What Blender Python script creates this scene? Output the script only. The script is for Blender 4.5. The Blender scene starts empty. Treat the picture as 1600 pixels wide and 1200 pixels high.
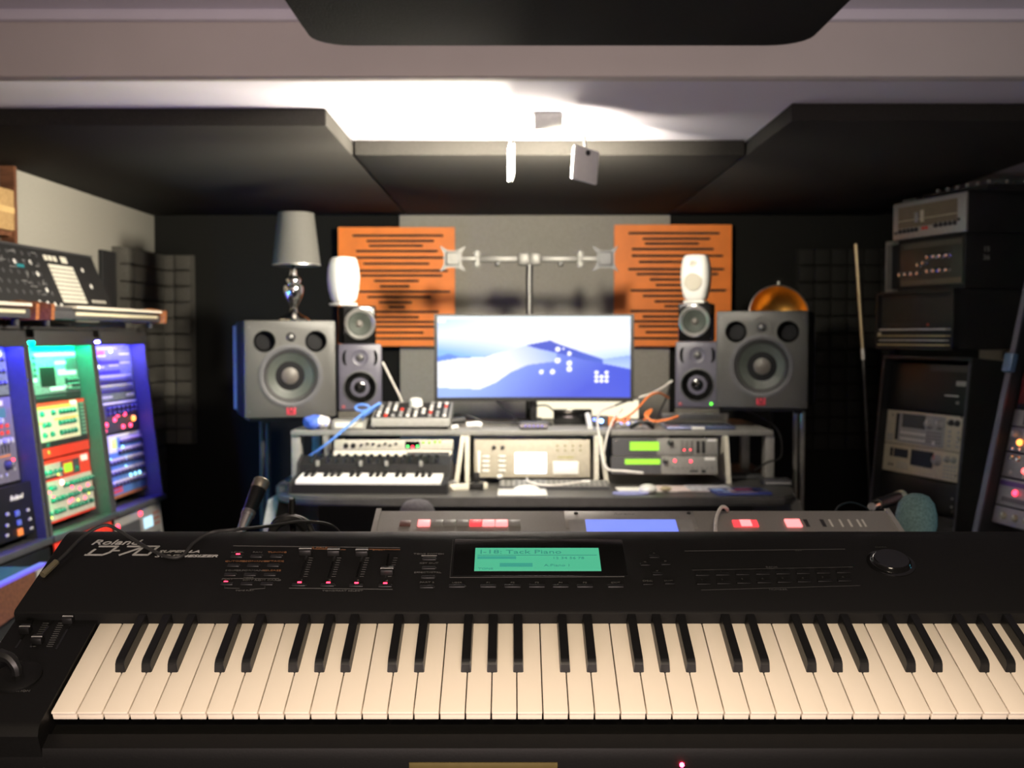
import bpy, bmesh, math, random
from mathutils import Matrix, Vector
random.seed(7)
SC = bpy.context.scene
COL = SC.collection
R = math.radians

# ------------------------------------------------------------------ camera, world, exposure
FPX, CAMZ, HORIZ = 1745.0, 1.30, 525.0
PITCH = math.atan((600 - HORIZ) / FPX)
cam_data = bpy.data.cameras.new('camera')
cam = bpy.data.objects.new('camera', cam_data)
COL.objects.link(cam)
cam.location = (0, 0, CAMZ)
cam.rotation_euler = (R(90) - PITCH, 0, 0)
cam_data.sensor_width = 36.0
cam_data.lens = 36.0 * FPX / 1600.0
cam_data.clip_start = 0.02
cam_data.dof.use_dof = True
cam_data.dof.focus_distance = 1.12
cam_data.dof.aperture_fstop = 8.6
SC.camera = cam

world = bpy.data.worlds.new('world')
SC.world = world
world.use_nodes = True
world.node_tree.nodes['Background'].inputs['Color'].default_value = (0.75, 0.7, 0.9, 1)
world.node_tree.nodes['Background'].inputs['Strength'].default_value = 0.004

SC.view_settings.view_transform = 'Standard'
SC.view_settings.look = 'None'
SC.view_settings.exposure = 0.0
SC.view_settings.gamma = 1.0
SC.view_settings.use_curve_mapping = False

def area_light(name, loc, target, size, energy, color, size_y=None, parent=None, spread=None):
    d = bpy.data.lights.new(name, 'AREA')
    d.energy = energy; d.color = color; d.size = size
    if size_y: d.shape = 'RECTANGLE'; d.size_y = size_y
    if spread: d.spread = spread
    o = bpy.data.objects.new(name, d); COL.objects.link(o)
    v = Vector(target) - Vector(loc)
    o.matrix_basis = Matrix.Translation(loc) @ v.to_track_quat('-Z', 'Y').to_matrix().to_4x4()
    if parent: o.parent = parent
    return o

# the room's own lamp over the player, behind the camera
area_light('ceiling_lamp_light', (0.05, -0.25, 2.02), (0.05, 0.95, 0.9), 0.5, 13.5, (1.0, 0.82, 0.61), size_y=0.35, spread=R(95))
# unseen fill light added behind the player to brighten the beam and front ceiling
area_light('beam_fill_light', (0.0, -0.75, 0.72), (0.0, 2.3, 2.02), 0.9, 8.5, (1.0, 0.80, 0.74), size_y=0.3, spread=R(75))
# cool light from the screens of the rack that stands beside the frame on the right
area_light('rack_screen_light', (1.55, 1.6, 1.15), (0.95, 2.05, 1.0), 0.25, 0.7, (0.12, 0.75, 1.0))

def W(px, py, Y):
    """the point of the room at depth Y that the photograph shows at (px, py)"""
    x = (px - 800) / FPX; v = -(py - 600) / FPX
    c, s = math.cos(PITCH), math.sin(PITCH)
    d = Vector((x, c + v * s, -s + v * c))
    return Vector((0, 0, CAMZ)) + d * (Y / d.y)

# ------------------------------------------------------------------ materials
MATS = {}
def mat(name, col, rough=0.5, metal=0.0, noise=0.08, scale=60.0, bump=0.0, emit=None, strength=0.0, spec=0.5, coat=0.0):
    if name in MATS: return MATS[name]
    m = bpy.data.materials.new(name); m.use_nodes = True
    nt = m.node_tree; b = nt.nodes['Principled BSDF']
    b.inputs['Roughness'].default_value = rough
    b.inputs['Metallic'].default_value = metal
    b.inputs['Specular IOR Level'].default_value = spec
    if coat: b.inputs['Coat Weight'].default_value = coat
    tc = nt.nodes.new('ShaderNodeTexCoord')
    nz = nt.nodes.new('ShaderNodeTexNoise'); nz.inputs['Scale'].default_value = scale; nz.inputs['Detail'].default_value = 3
    nt.links.new(tc.outputs['Object'], nz.inputs['Vector'])
    rp = nt.nodes.new('ShaderNodeValToRGB')
    c = Vector(col[:3])
    lo = c * (1 - noise); hi = c * (1 + noise)
    rp.color_ramp.elements[0].position = 0.3; rp.color_ramp.elements[1].position = 0.7
    rp.color_ramp.elements[0].color = (*lo, 1); rp.color_ramp.elements[1].color = (*[min(1, v) for v in hi], 1)
    nt.links.new(nz.outputs['Fac'], rp.inputs['Fac'])
    nt.links.new(rp.outputs['Color'], b.inputs['Base Color'])
    if bump:
        bp = nt.nodes.new('ShaderNodeBump'); bp.inputs['Strength'].default_value = bump; bp.inputs['Distance'].default_value = 0.004
        nt.links.new(nz.outputs['Fac'], bp.inputs['Height']); nt.links.new(bp.outputs['Normal'], b.inputs['Normal'])
    if emit:
        b.inputs['Emission Color'].default_value = (*emit, 1)
        b.inputs['Emission Strength'].default_value = strength
    MATS[name] = m
    return m

def wood(name, dark, light, scale=6, rough=0.45):
    if name in MATS: return MATS[name]
    m = bpy.data.materials.new(name); m.use_nodes = True
    nt = m.node_tree; b = nt.nodes['Principled BSDF']; b.inputs['Roughness'].default_value = rough
    tc = nt.nodes.new('ShaderNodeTexCoord'); mp = nt.nodes.new('ShaderNodeMapping')
    mp.inputs['Scale'].default_value = (scale, scale * 6, scale * 6)
    nz = nt.nodes.new('ShaderNodeTexNoise'); nz.inputs['Scale'].default_value = 3; nz.inputs['Detail'].default_value = 5
    rp = nt.nodes.new('ShaderNodeValToRGB')
    rp.color_ramp.elements[0].position = 0.35; rp.color_ramp.elements[1].position = 0.65
    rp.color_ramp.elements[0].color = (*dark, 1); rp.color_ramp.elements[1].color = (*light, 1)
    nt.links.new(tc.outputs['Object'], mp.inputs['Vector']); nt.links.new(mp.outputs['Vector'], nz.inputs['Vector'])
    nt.links.new(nz.outputs['Fac'], rp.inputs['Fac']); nt.links.new(rp.outputs['Color'], b.inputs['Base Color'])
    MATS[name] = m
    return m

def glow(name, col, strength):
    return mat(name, (0.02, 0.02, 0.02), 0.4, emit=col, strength=strength)

M_WHITE_PAINT = mat('white_paint', (0.60, 0.55, 0.53), 0.8, noise=0.03, scale=4)
M_CEIL = mat('ceiling_paint', (0.70, 0.67, 0.75), 0.8, noise=0.03, scale=4)
M_FLOOR = mat('dark_carpet', (0.02, 0.02, 0.022), 0.95, noise=0.3, scale=300, bump=0.3)
M_BLACKFAB = mat('black_fabric', (0.010, 0.010, 0.009), 0.95, noise=0.2, scale=250, bump=0.25, spec=0.15)
M_CLOUDFAB = mat('black_cloud_fabric', (0.029, 0.027, 0.024), 0.92, noise=0.15, scale=180, bump=0.2, spec=0.2)
M_GREYFAB = mat('grey_fabric', (0.30, 0.285, 0.25), 0.95, noise=0.16, scale=220, bump=0.3, spec=0.1)
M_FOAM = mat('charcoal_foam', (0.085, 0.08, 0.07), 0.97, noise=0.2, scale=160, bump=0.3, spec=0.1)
M_FOAMSHADE = mat('shaded_foam', (0.022, 0.021, 0.019), 0.97, noise=0.2, scale=160, bump=0.3, spec=0.1)  # the foam again, darkened for the shadow on the right-hand panel
M_BLACK = mat('black_plastic', (0.007, 0.007, 0.007), 0.42)
M_BLACK_MATT = mat('matt_black', (0.010, 0.010, 0.011), 0.7)
M_BLACK_GLOSS = mat('gloss_black', (0.005, 0.005, 0.005), 0.12)
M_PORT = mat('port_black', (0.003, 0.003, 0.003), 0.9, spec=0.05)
M_RUBBER = mat('black_rubber', (0.014, 0.014, 0.014), 0.6)
M_CASE = mat('synth_case', (0.0045, 0.0045, 0.0043), 0.5, spec=0.2, noise=0.15, scale=500, bump=0.03)
M_IVORY = mat('ivory_key', (0.83, 0.75, 0.62), 0.35, noise=0.02, scale=20)
M_EBONY = mat('black_key', (0.006, 0.006, 0.006), 0.4, spec=0.3)
M_SILVER = mat('silver_plastic', (0.42, 0.41, 0.39), 0.4, metal=0.25, noise=0.05)
M_CHROME = mat('chrome', (0.85, 0.83, 0.80), 0.12, metal=1.0, noise=0.02)
M_STEEL = mat('brushed_steel', (0.55, 0.54, 0.52), 0.35, metal=0.9)
M_DARKSTEEL = mat('dark_steel', (0.10, 0.10, 0.10), 0.4, metal=0.8)
M_GREYBAFFLE = mat('charcoal_baffle', (0.052, 0.051, 0.047), 0.5, noise=0.1, scale=200, bump=0.05)
M_CONE = mat('cone_grey', (0.050, 0.058, 0.050), 0.5)
M_CAP = mat('dust_cap', (0.085, 0.075, 0.066), 0.5)
M_SLATE = mat('slate_blue_grey', (0.065, 0.062, 0.088), 0.45)
M_WHITEP = mat('white_plastic', (0.82, 0.81, 0.78), 0.35, noise=0.02)
M_OFFWHITE = mat('off_white_panel', (0.68, 0.65, 0.56), 0.5, noise=0.04)
M_ORANGE = mat('orange_board', (0.80, 0.20, 0.015), 0.55, noise=0.10, scale=9)
M_DARKFELT = mat('dark_felt', (0.04, 0.028, 0.022), 0.95)
M_GOLD = mat('polished_gold', (0.80, 0.42, 0.10), 0.32, metal=1.0, noise=0.05)
M_DESK = mat('desk_laminate', (0.06, 0.058, 0.055), 0.42, noise=0.15, scale=30)
M_DESKEDGE = mat('desk_grey', (0.22, 0.215, 0.20), 0.5)
M_PALE = mat('pale_board', (0.72, 0.68, 0.58), 0.5)
M_RED = mat('red_metal', (0.75, 0.045, 0.025), 0.4)
M_REDBADGE = mat('red_badge', (0.62, 0.03, 0.06), 0.4)
M_CREAM = mat('cream_face', (0.66, 0.60, 0.42), 0.5)
M_PRINT = mat('panel_print', (0.36, 0.36, 0.35), 0.55)
M_PRINT_DIM = mat('panel_print_dim', (0.07, 0.07, 0.067), 0.55)
M_PRINT_ORANGE = mat('panel_print_orange', (0.17, 0.075, 0.03), 0.55)
M_TAN = mat('lid_tan', (0.62, 0.42, 0.18), 0.7)
M_WALNUT = wood('walnut', (0.09, 0.035, 0.018), (0.19, 0.08, 0.04))
M_CHEEK = wood('cheek_wood', (0.25, 0.08, 0.025), (0.42, 0.15, 0.05))
M_OAK = wood('oak', (0.42, 0.26, 0.11), (0.55, 0.36, 0.17))
M_SHADE = mat('lamp_shade_fabric', (0.085, 0.082, 0.074), 0.85, noise=0.06, scale=200, bump=0.1)
M_BLUECLOTH = mat('blue_cloth', (0.08, 0.16, 0.70), 0.8, noise=0.25, scale=30)
M_BLUECABLE = mat('blue_cable', (0.10, 0.25, 0.75), 0.5)
M_ORANGECABLE = mat('orange_cable', (0.85, 0.22, 0.05), 0.5)
M_WHITECABLE = mat('white_cable', (0.75, 0.72, 0.68), 0.5)
M_TEAL = mat('teal_foam', (0.16, 0.27, 0.28), 0.95, noise=0.25, scale=250, bump=0.6)
M_GREYFOAM = mat('grey_foam', (0.16, 0.155, 0.17), 0.95, noise=0.2, scale=250, bump=0.5)
M_PAPER = mat('paper', (0.80, 0.78, 0.74), 0.8)
M_LILAC = mat('lilac_plastic', (0.30, 0.32, 0.62), 0.5)
M_GREENFACE = mat('green_face', (0.02, 0.30, 0.24), 0.45)
M_TEALKNOB = mat('teal_knob', (0.01, 0.10, 0.08), 0.4)
M_GREYFACE = mat('grey_face', (0.24, 0.235, 0.22), 0.5)
M_DGREY = mat('dark_grey_face', (0.055, 0.055, 0.06), 0.5)
M_BLUEFACE = mat('blue_face', (0.10, 0.22, 0.55), 0.45)
M_PCB = mat('pale_print_face', (0.17, 0.20, 0.20), 0.5, noise=0.35, scale=70)
M_GREYCAP = mat('grey_cap', (0.35, 0.35, 0.35), 0.4)
G_RED = glow('red_led', (1.0, 0.02, 0.05), 9.0)
G_REDSOFT = glow('red_button_lit', (1.0, 0.05, 0.06), 1.6)
G_REDHOT = glow('red_button_bright', (1.0, 0.20, 0.20), 2.6)
G_ORANGE = glow('orange_led', (1.0, 0.30, 0.05), 4.0)
G_YELLOW = glow('yellow_led', (0.9, 1.0, 0.12), 2.5)
G_GREEN = glow('green_led', (0.1, 1.0, 0.15), 5.0)
G_BLUE = glow('blue_led', (0.10, 0.18, 1.0), 8.0)
G_WHITE = glow('white_led', (0.85, 0.92, 1.0), 4.0)
G_LCDGREEN = glow('green_lcd', (0.07, 0.50, 0.28), 0.95)
G_LCDINK = glow('lcd_ink', (0.02, 0.27, 0.20), 0.85)
G_LCDYG = glow('yellow_green_lcd', (0.40, 0.95, 0.03), 1.25)
G_LCDBLUE = glow('blue_lcd', (0.20, 0.27, 1.0), 1.15)
G_LCDPALE = glow('pale_lcd', (0.55, 0.85, 1.0), 1.3)
G_LCDWHITE = glow('white_lcd', (0.95, 0.97, 1.0), 2.0)
M_LCDOFF = mat('lcd_off', (0.015, 0.018, 0.03), 0.2)

# ------------------------------------------------------------------ mesh building
class MB:
    def __init__(s): s.bm = bmesh.new()
    def _fin(s, verts, mi, M=None):
        if M is not None:
            bmesh.ops.transform(s.bm, matrix=M, verts=verts)
        fs = set(f for v in verts for f in v.link_faces)
        for f in fs: f.material_index = mi
        return verts
    def box(s, c, d, mi=0, bev=0.0, rot=None, seg=2):
        r = bmesh.ops.create_cube(s.bm, size=1.0)
        vs = r['verts']
        bmesh.ops.scale(s.bm, vec=Vector(d), verts=vs)
        for f in set(f for v in vs for f in v.link_faces): f.material_index = mi
        if bev > 0:
            es = list(set(e for v in vs for e in v.link_edges))
            rb = bmesh.ops.bevel(s.bm, geom=es, offset=min(bev, min(d) * 0.45), segments=seg, profile=0.5, affect='EDGES')
            vs = list(set(v for f in rb['faces'] for v in f.verts) | set(v for v in vs if v.is_valid))
            more = set()
            for v in vs:
                for e in v.link_edges: more.update(e.verts)
            vs = list(more | set(vs))
            for f in set(f for v in vs for f in v.link_faces): f.material_index = mi
        M = Matrix.Translation(c)
        if rot is not None: M = M @ rot
        bmesh.ops.transform(s.bm, matrix=M, verts=vs)
        return s
    def b2(s, x0, x1, y0, y1, z0, z1, mi=0, bev=0.0):
        return s.box(((x0 + x1) / 2, (y0 + y1) / 2, (z0 + z1) / 2), (abs(x1 - x0), abs(y1 - y0), abs(z1 - z0)), mi, bev)
    def cyl(s, p0, p1, r0, r1=None, seg=16, mi=0):
        p0 = Vector(p0); p1 = Vector(p1); v = p1 - p0
        r1 = r0 if r1 is None else r1
        r = bmesh.ops.create_cone(s.bm, cap_ends=True, segments=seg, radius1=r0, radius2=r1, depth=v.length)
        M = Matrix.Translation((p0 + p1) / 2) @ v.to_track_quat('Z', 'Y').to_matrix().to_4x4()
        s._fin(r['verts'], mi, M); return s
    def lathe(s, prof, M=None, seg=28, mi=0):
        """profile of (radius, height) turned about local Z"""
        rings = []
        for (r, z) in prof:
            if r < 1e-6: rings.append([s.bm.verts.new((0, 0, z))])
            else: rings.append([s.bm.verts.new((r * math.cos(2 * math.pi * k / seg), r * math.sin(2 * math.pi * k / seg), z)) for k in range(seg)])
        for a, b in zip(rings, rings[1:]):
            for k in range(seg):
                k2 = (k + 1) % seg
                if len(a) == 1 and len(b) == 1: continue
                if len(a) == 1: f = s.bm.faces.new((a[0], b[k], b[k2]))
                elif len(b) == 1: f = s.bm.faces.new((a[k], b[0], a[k2]))
                else: f = s.bm.faces.new((a[k], b[k], b[k2], a[k2]))
                f.material_index = mi
        vs = [v for r in rings for v in r]
        if M is not None: bmesh.ops.transform(s.bm, matrix=M, verts=vs)
        return s
    def prism(s, pts, d0, d1, axis='x', mi=0):
        """closed outline extruded along an axis; pts are the other two coordinates in order"""
        def P(a, b, d):
            return (d, a, b) if axis == 'x' else ((a, d, b) if axis == 'y' else (a, b, d))
        A = [s.bm.verts.new(P(a, b, d0)) for a, b in pts]; B = [s.bm.verts.new(P(a, b, d1)) for a, b in pts]
        n = len(pts)
        fs = [s.bm.faces.new(A), s.bm.faces.new(B[::-1])]
        for k in range(n): fs.append(s.bm.faces.new((A[k], B[k], B[(k + 1) % n], A[(k + 1) % n])))
        for f in fs: f.material_index = mi
        return s
    def tube(s, pts, r, seg=8, mi=0, sub=6, r_end=None):
        pts = [Vector(p) for p in pts]
        P = []
        if len(pts) > 2 and sub > 1:
            q = [pts[0] * 2 - pts[1]] + pts + [pts[-1] * 2 - pts[-2]]
            for i in range(1, len(q) - 2):
                for k in range(sub):
                    t = k / sub
                    a, b, c, d = q[i - 1], q[i], q[i + 1], q[i + 2]
                    P.append(0.5 * ((2 * b) + (c - a) * t + (2 * a - 5 * b + 4 * c - d) * t * t + (3 * b - a - 3 * c + d) * t ** 3))
            P.append(pts[-1])
        else: P = pts
        rings = []; n = None
        for i, p in enumerate(P):
            t = (P[min(i + 1, len(P) - 1)] - P[max(i - 1, 0)]).normalized()
            if n is None:
                n = t.orthogonal().normalized()
            else:
                n = (n - t * n.dot(t)).normalized()
            b = t.cross(n)
            rr = r if r_end is None else r + (r_end - r) * i / max(1, len(P) - 1)
            rings.append([s.bm.verts.new(p + (n * math.cos(2 * math.pi * k / seg) + b * math.sin(2 * math.pi * k / seg)) * rr) for k in range(seg)])
        for a, b in zip(rings, rings[1:]):
            for k in range(seg):
                f = s.bm.faces.new((a[k], a[(k + 1) % seg], b[(k + 1) % seg], b[k])); f.material_index = mi
        s.bm.faces.new(rings[0][::-1]).material_index = mi; s.bm.faces.new(rings[-1]).material_index = mi
        return s
    def sphere(s, c, r, mi=0, seg=20, sc=(1, 1, 1)):
        q = bmesh.ops.create_uvsphere(s.bm, u_segments=seg, v_segments=max(8, seg // 2), radius=r)
        s._fin(q['verts'], mi, Matrix.Translation(c) @ Matrix.Diagonal((*sc, 1))); return s
    def quad(s, pts, mi=0):
        f = s.bm.faces.new([s.bm.verts.new(p) for p in pts]); f.material_index = mi; return s
    def stroke(s, pts, w, M, mi=0, th=0.0006):
        """flat printed line of width w along 2-D points, given a small real thickness"""
        for (a, b) in zip(pts, pts[1:]):
            a = Vector((*a, 0)); b = Vector((*b, 0)); v = b - a
            if v.length < 1e-7: continue
            q = Matrix.Translation((a + b) / 2) @ Matrix.Rotation(math.atan2(v.y, v.x), 4, 'Z')
            r = bmesh.ops.create_cube(s.bm, size=1.0)
            bmesh.ops.scale(s.bm, vec=(v.length + w * 0.6, w, th), verts=r['verts'])
            s._fin(r['verts'], mi, M @ q)
        return s
    def text(s, body, size, M, mi=0, sx=1.0, shear=0.0, align='LEFT', bold=0.0, ext=0.0002):
        cu = bpy.data.curves.new('lettering', 'FONT')
        cu.body = body; cu.size = size; cu.shear = shear; cu.align_x = align; cu.offset = bold; cu.extrude = ext
        cu.resolution_u = 2
        o = bpy.data.objects.new('lettering', cu)
        me = o.to_mesh()
        n0 = len(s.bm.verts); f0 = len(s.bm.faces)
        s.bm.from_mesh(me)
        s.bm.verts.ensure_lookup_table(); s.bm.faces.ensure_lookup_table()
        vs = s.bm.verts[n0:]
        bmesh.ops.transform(s.bm, matrix=M @ Matrix.Diagonal((sx, 1, 1, 1)), verts=vs)
        for f in s.bm.faces[f0:]: f.material_index = mi
        o.to_mesh_clear(); bpy.data.objects.remove(o); bpy.data.curves.remove(cu)
        return s
    def mesh(s, name, mats, angle=35):
        bmesh.ops.recalc_face_normals(s.bm, faces=s.bm.faces[:])
        me = bpy.data.meshes.new(name)
        s.bm.to_mesh(me); s.bm.free()
        for m in (mats if isinstance(mats, (list, tuple)) else [mats]): me.materials.append(m)
        me.polygons.foreach_set('use_smooth', [True] * len(me.polygons))
        me.set_sharp_from_angle(angle=R(angle))
        return me
    def build(s, name, mats, parent=None, loc=None, angle=35, M=None):
        return put(name, s.mesh(name, mats, angle), parent, loc, M)

def put(name, me, parent=None, loc=None, M=None):
    o = bpy.data.objects.new(name, me); COL.objects.link(o)
    if M is not None: o.matrix_basis = M
    elif loc is not None: o.location = loc
    if parent is not None: o.parent = parent
    return o
def tag(o, label, cat, group=None, kind=None):
    o['label'] = label; o['category'] = cat
    if group: o['group'] = group
    if kind: o['kind'] = kind
    return o
def thing(name, label, cat, M=None, loc=None, rotz=0.0, group=None):
    o = bpy.data.objects.new(name, None); COL.objects.link(o)
    o.empty_display_size = 0.05
    if M is not None: o.matrix_basis = M
    else: o.matrix_basis = Matrix.Translation(loc or (0, 0, 0)) @ Matrix.Rotation(rotz, 4, 'Z')
    return tag(o, label, cat, group)
def struct(name, mb, m, label=None):
    o = mb.build(name, m); o['kind'] = 'structure'
    if label: o['label'] = label
    return o
def frame(origin, ex, ez):
    """orthonormal frame: x along the face to the right, y into the gear, z up the face"""
    ex = Vector(ex).normalized(); ez = Vector(ez); ez = (ez - ex * ez.dot(ex)).normalized(); ey = ez.cross(ex)
    M = Matrix((ex, ey, ez)).transposed().to_4x4(); M.translation = Vector(origin)
    return M
T = Matrix.Translation
RX = lambda a: Matrix.Rotation(a, 4, 'X')
RY = lambda a: Matrix.Rotation(a, 4, 'Y')
RZ = lambda a: Matrix.Rotation(a, 4, 'Z')
FACE = RX(R(90))                      # local Z of a turned shape looks out of the face (-y)

def cut(o, cutter):
    """bore the cutter's shape out of o and keep the plain mesh"""
    me = cutter.mesh('bore', o.data.materials[0])
    c = bpy.data.objects.new('bore', me); COL.objects.link(c)
    if o.parent: c.parent = o.parent
    md = o.modifiers.new('bore', 'BOOLEAN'); md.operation = 'DIFFERENCE'; md.object = c; md.solver = 'EXACT'
    dg = bpy.context.evaluated_depsgraph_get(); dg.update()
    new = bpy.data.meshes.new_from_object(o.evaluated_get(dg))
    o.modifiers.clear(); o.data = new
    new.polygons.foreach_set('use_smooth', [True] * len(new.polygons)); new.set_sharp_from_angle(angle=R(35))
    bpy.data.objects.remove(c)
    return o

KN = {}
def knob_mesh(r, h, m, m2=None):
    k = (round(r, 4), round(h, 4), m.name, m2.name if m2 else '')
    if k not in KN:
        b = MB()
        b.lathe([(0, 0), (r, 0), (r * 0.98, h * 0.3), (r * 0.82, h * 0.85), (r * 0.7, h), (0, h)], FACE, 14)
        b.box((0, -h - 0.0002, r * 0.4), (r * 0.18, 0.0008, r * 0.7), 1)
        KN[k] = b.mesh('knob', [m, m2 or M_WHITEP])
    return KN[k]
def dot_mesh(r, h, m):
    k = ('d', round(r, 4), round(h, 4), m.name)
    if k not in KN:
        b = MB(); b.lathe([(0, 0), (r, 0), (r * 0.8, h * 0.7), (0, h)], FACE, 10)
        KN[k] = b.mesh('indicator', m)
    return KN[k]
def button_mesh(w, h, d, m):
    k = ('b', round(w, 4), round(h, 4), round(d, 4), m.name)
    if k not in KN:
        b = MB(); b.box((0, -d / 2, 0), (w, d, h), 0, min(w, h) * 0.15)
        KN[k] = b.mesh('button', m)
    return KN[k]
def knobs(root, pts, r, m, h=None, name='knob', m2=None):
    me = knob_mesh(r, h or r * 1.3, m, m2)
    for (x, z) in pts: put(name, me, root, (x, 0, z))
def lamps(root, pts, r, m, name='indicator_light', h=None):
    me = dot_mesh(r, h or r, m)
    for (x, z) in pts: put(name, me, root, (x, -0.0005, z))
def buttons(root, pts, w, h, m, name='button', d=0.004):
    me = button_mesh(w, h, d, m)
    for (x, z) in pts: put(name, me, root, (x, 0, z))
def screen(root, x0, x1, z0, z1, m, name='display', d=0.002):
    MB().b2(x0, x1, -d, 0.001, z0, z1).build(name, m, root)
def grid(x0, x1, nx, z0, z1, nz):
    return [(x0 + (x1 - x0) * (i / max(1, nx - 1)), z0 + (z1 - z0) * (j / max(1, nz - 1))) for j in range(nz) for i in range(nx)]

# ================================================================== the room
XL, XR, YB, YF = -1.78, 2.30, 5.50, -2.2
ZC1, ZC2, ZCL = 2.045, 1.94, 1.89     # front ceiling, rear ceiling, underside of the hung panels
struct('floor', MB().b2(XL, XR, YF, YB, -0.06, 0), M_FLOOR)
struct('wall_back', MB().b2(XL - .1, XR + .1, YB, YB + .1, 0, 2.1), M_BLACKFAB)
struct('wall_left', MB().b2(XL - .1, XL, YF, YB, 0, 2.1), mat('brown_wall', (0.10, 0.07, 0.045), 0.8))
struct('wall_right', MB().b2(XR, XR + .1, YF, YB, 0, 2.1), mat('beige_wall', (0.32, 0.30, 0.25), 0.85))
struct('wall_front', MB().b2(XL - .1, XR + .1, YF - .1, YF, 0, 2.1), mat('dark_wall', (0.06, 0.055, 0.05), 0.9))
struct('ceiling', MB().b2(XL - .1, XR + .1, YF - .1, 2.62, ZC1, ZC1 + .1).b2(XL - .1, XR + .1, 2.62, YB + .1, ZC2, ZC2 + .2), M_CEIL)
bm = MB(); bm.b2(XL, XR, 2.60, 2.655, 1.897, ZC1 + .02, 0, 0.006)
struct('trim_1', bm, M_WHITE_PAINT)      # the boxed-in beam across the ceiling
bm = MB(); bm.b2(XL, XR, 2.575, 2.60, 2.02, ZC1, 0, 0.003)
struct('trim_2', bm, M_CEIL)             # batten along the top of the beam

def pad(name, label, x0, x1, y0, y1, z0, z1, bev, m=M_CLOUDFAB):
    b = MB(); b.b2(x0, x1, y0, y1, z0, z1, 0, bev)
    o = b.build(name, m, None); return tag(o, label, 'acoustic panel')
pad('ceiling_panel', 'flat black fabric ceiling panel over the left-hand racks and lamp', XL + .005, -0.522, 3.17, YB, ZCL, ZC2, 0.006)
pad('ceiling_panel', 'flat black fabric ceiling panel directly above the wide screen, behind the spotlight', -0.516, 0.762, 3.68, YB, ZCL, ZC2, 0.006)
pad('ceiling_panel', 'flat black fabric ceiling panel over the stack of amplifiers', 0.768, 1.75, 3.10, YB, ZCL, ZC2, 0.006)
# rounded pad nearest the player
b = MB()
def rrect(x0, x1, y0, y1, r, n=6):
    P = []
    for cx, cy, a0 in ((x1 - r, y1 - r, 0), (x0 + r, y1 - r, 90), (x0 + r, y0 + r, 180), (x1 - r, y0 + r, 270)):
        for k in range(n + 1):
            a = R(a0 + 90 * k / n); P.append((cx + r * math.cos(a), cy + r * math.sin(a)))
    return P
b.prism(rrect(-0.43, 0.635, 1.2, 2.42, 0.085), 1.935, 2.044, 'z')
b.prism(rrect(-0.418, 0.623, 1.212, 2.408, 0.08), 1.918, 1.9355, 'z')
o = b.build('ceiling_pad', M_BLACKFAB); tag(o, 'thick black padded ceiling panel with rounded corners, in front of the white beam', 'acoustic panel')

# grey fabric on the walls
b = MB(); b.b2(XL + .001, XL + .03, 3.957, 5.495, 0.02, ZCL - .002, 0, 0.004)
tag(b.build('fabric_wall_panel', M_GREYFAB), 'large grey fabric panel on the wall above the slanted synthesizer', 'wall panel')
b = MB(); b.b2(W(625, 400, 5.49).x, W(1046, 400, 5.49).x, 5.465, 5.498, 0.02, ZCL - .002, 0, 0.004)
tag(b.build('fabric_wall_panel', M_GREYFAB), 'grey fabric wall panel behind the wide screen and between orange boards', 'wall panel')
b = MB(); b.b2(XL + .03, XL + .05, 4.93 - .19, 4.93, 0.9, W(170, 390, 4.75).z, 0, 0.003)
tag(b.build('wall_strip', M_BLACK_MATT), 'narrow upright black board against the grey wall beside the foam', 'board')

# studded foam in the left corner
def foam(name, label, M, cols, rows, th, m=M_FOAM):
    """cols / rows are edge positions of the blocks"""
    b = MB()
    b.b2(cols[0], cols[-1], th * .55, th, rows[0], rows[-1])
    for (x0, x1) in zip(cols, cols[1:]):
        for (z0, z1) in zip(rows, rows[1:]):
            b.box(((x0 + x1) / 2, th * .4, (z0 + z1) / 2), (x1 - x0 - .004, th * .8, z1 - z0 - .004), 0, 0.008, seg=2)
    o = b.build(name, m, None, M=M)
    return tag(o, label, 'acoustic foam')
ztop = W(200, 386, 4.95).z
rows = [ztop - 0.0765 * k for k in range(16)][::-1]
FL = frame((-1.68, 4.90, 0), (0.02, 1, 0), (0, 0, 1))
foam('foam_panel', 'block-cut grey foam panel hanging on the wall beside the left-hand racks', FL, [0, .09, .49], rows, .07)
FB = frame((-1.70, 5.40, 0), (1, 0.0, 0), (0, 0, 1))
foam('foam_panel', 'block-cut grey foam panel in the corner, facing the room, end bolts showing', FB, [0, .07, .15], rows[3:], .08)
# right-hand foam
ex = Vector((1, -0.12, 0))
Fr = frame((W(1247, 500, 5.43).x, 5.436, 0), (1, 0, 0), (0, 0, 1))
zt = W(1247, 388, 5.43).z
foam('foam_panel', 'dark block-cut foam panel behind the leaning pole and gold dish', Fr, [0.08 * k for k in range(7)], [zt - .082 * k for k in range(13)][::-1], .06, M_FOAMSHADE)

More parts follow.
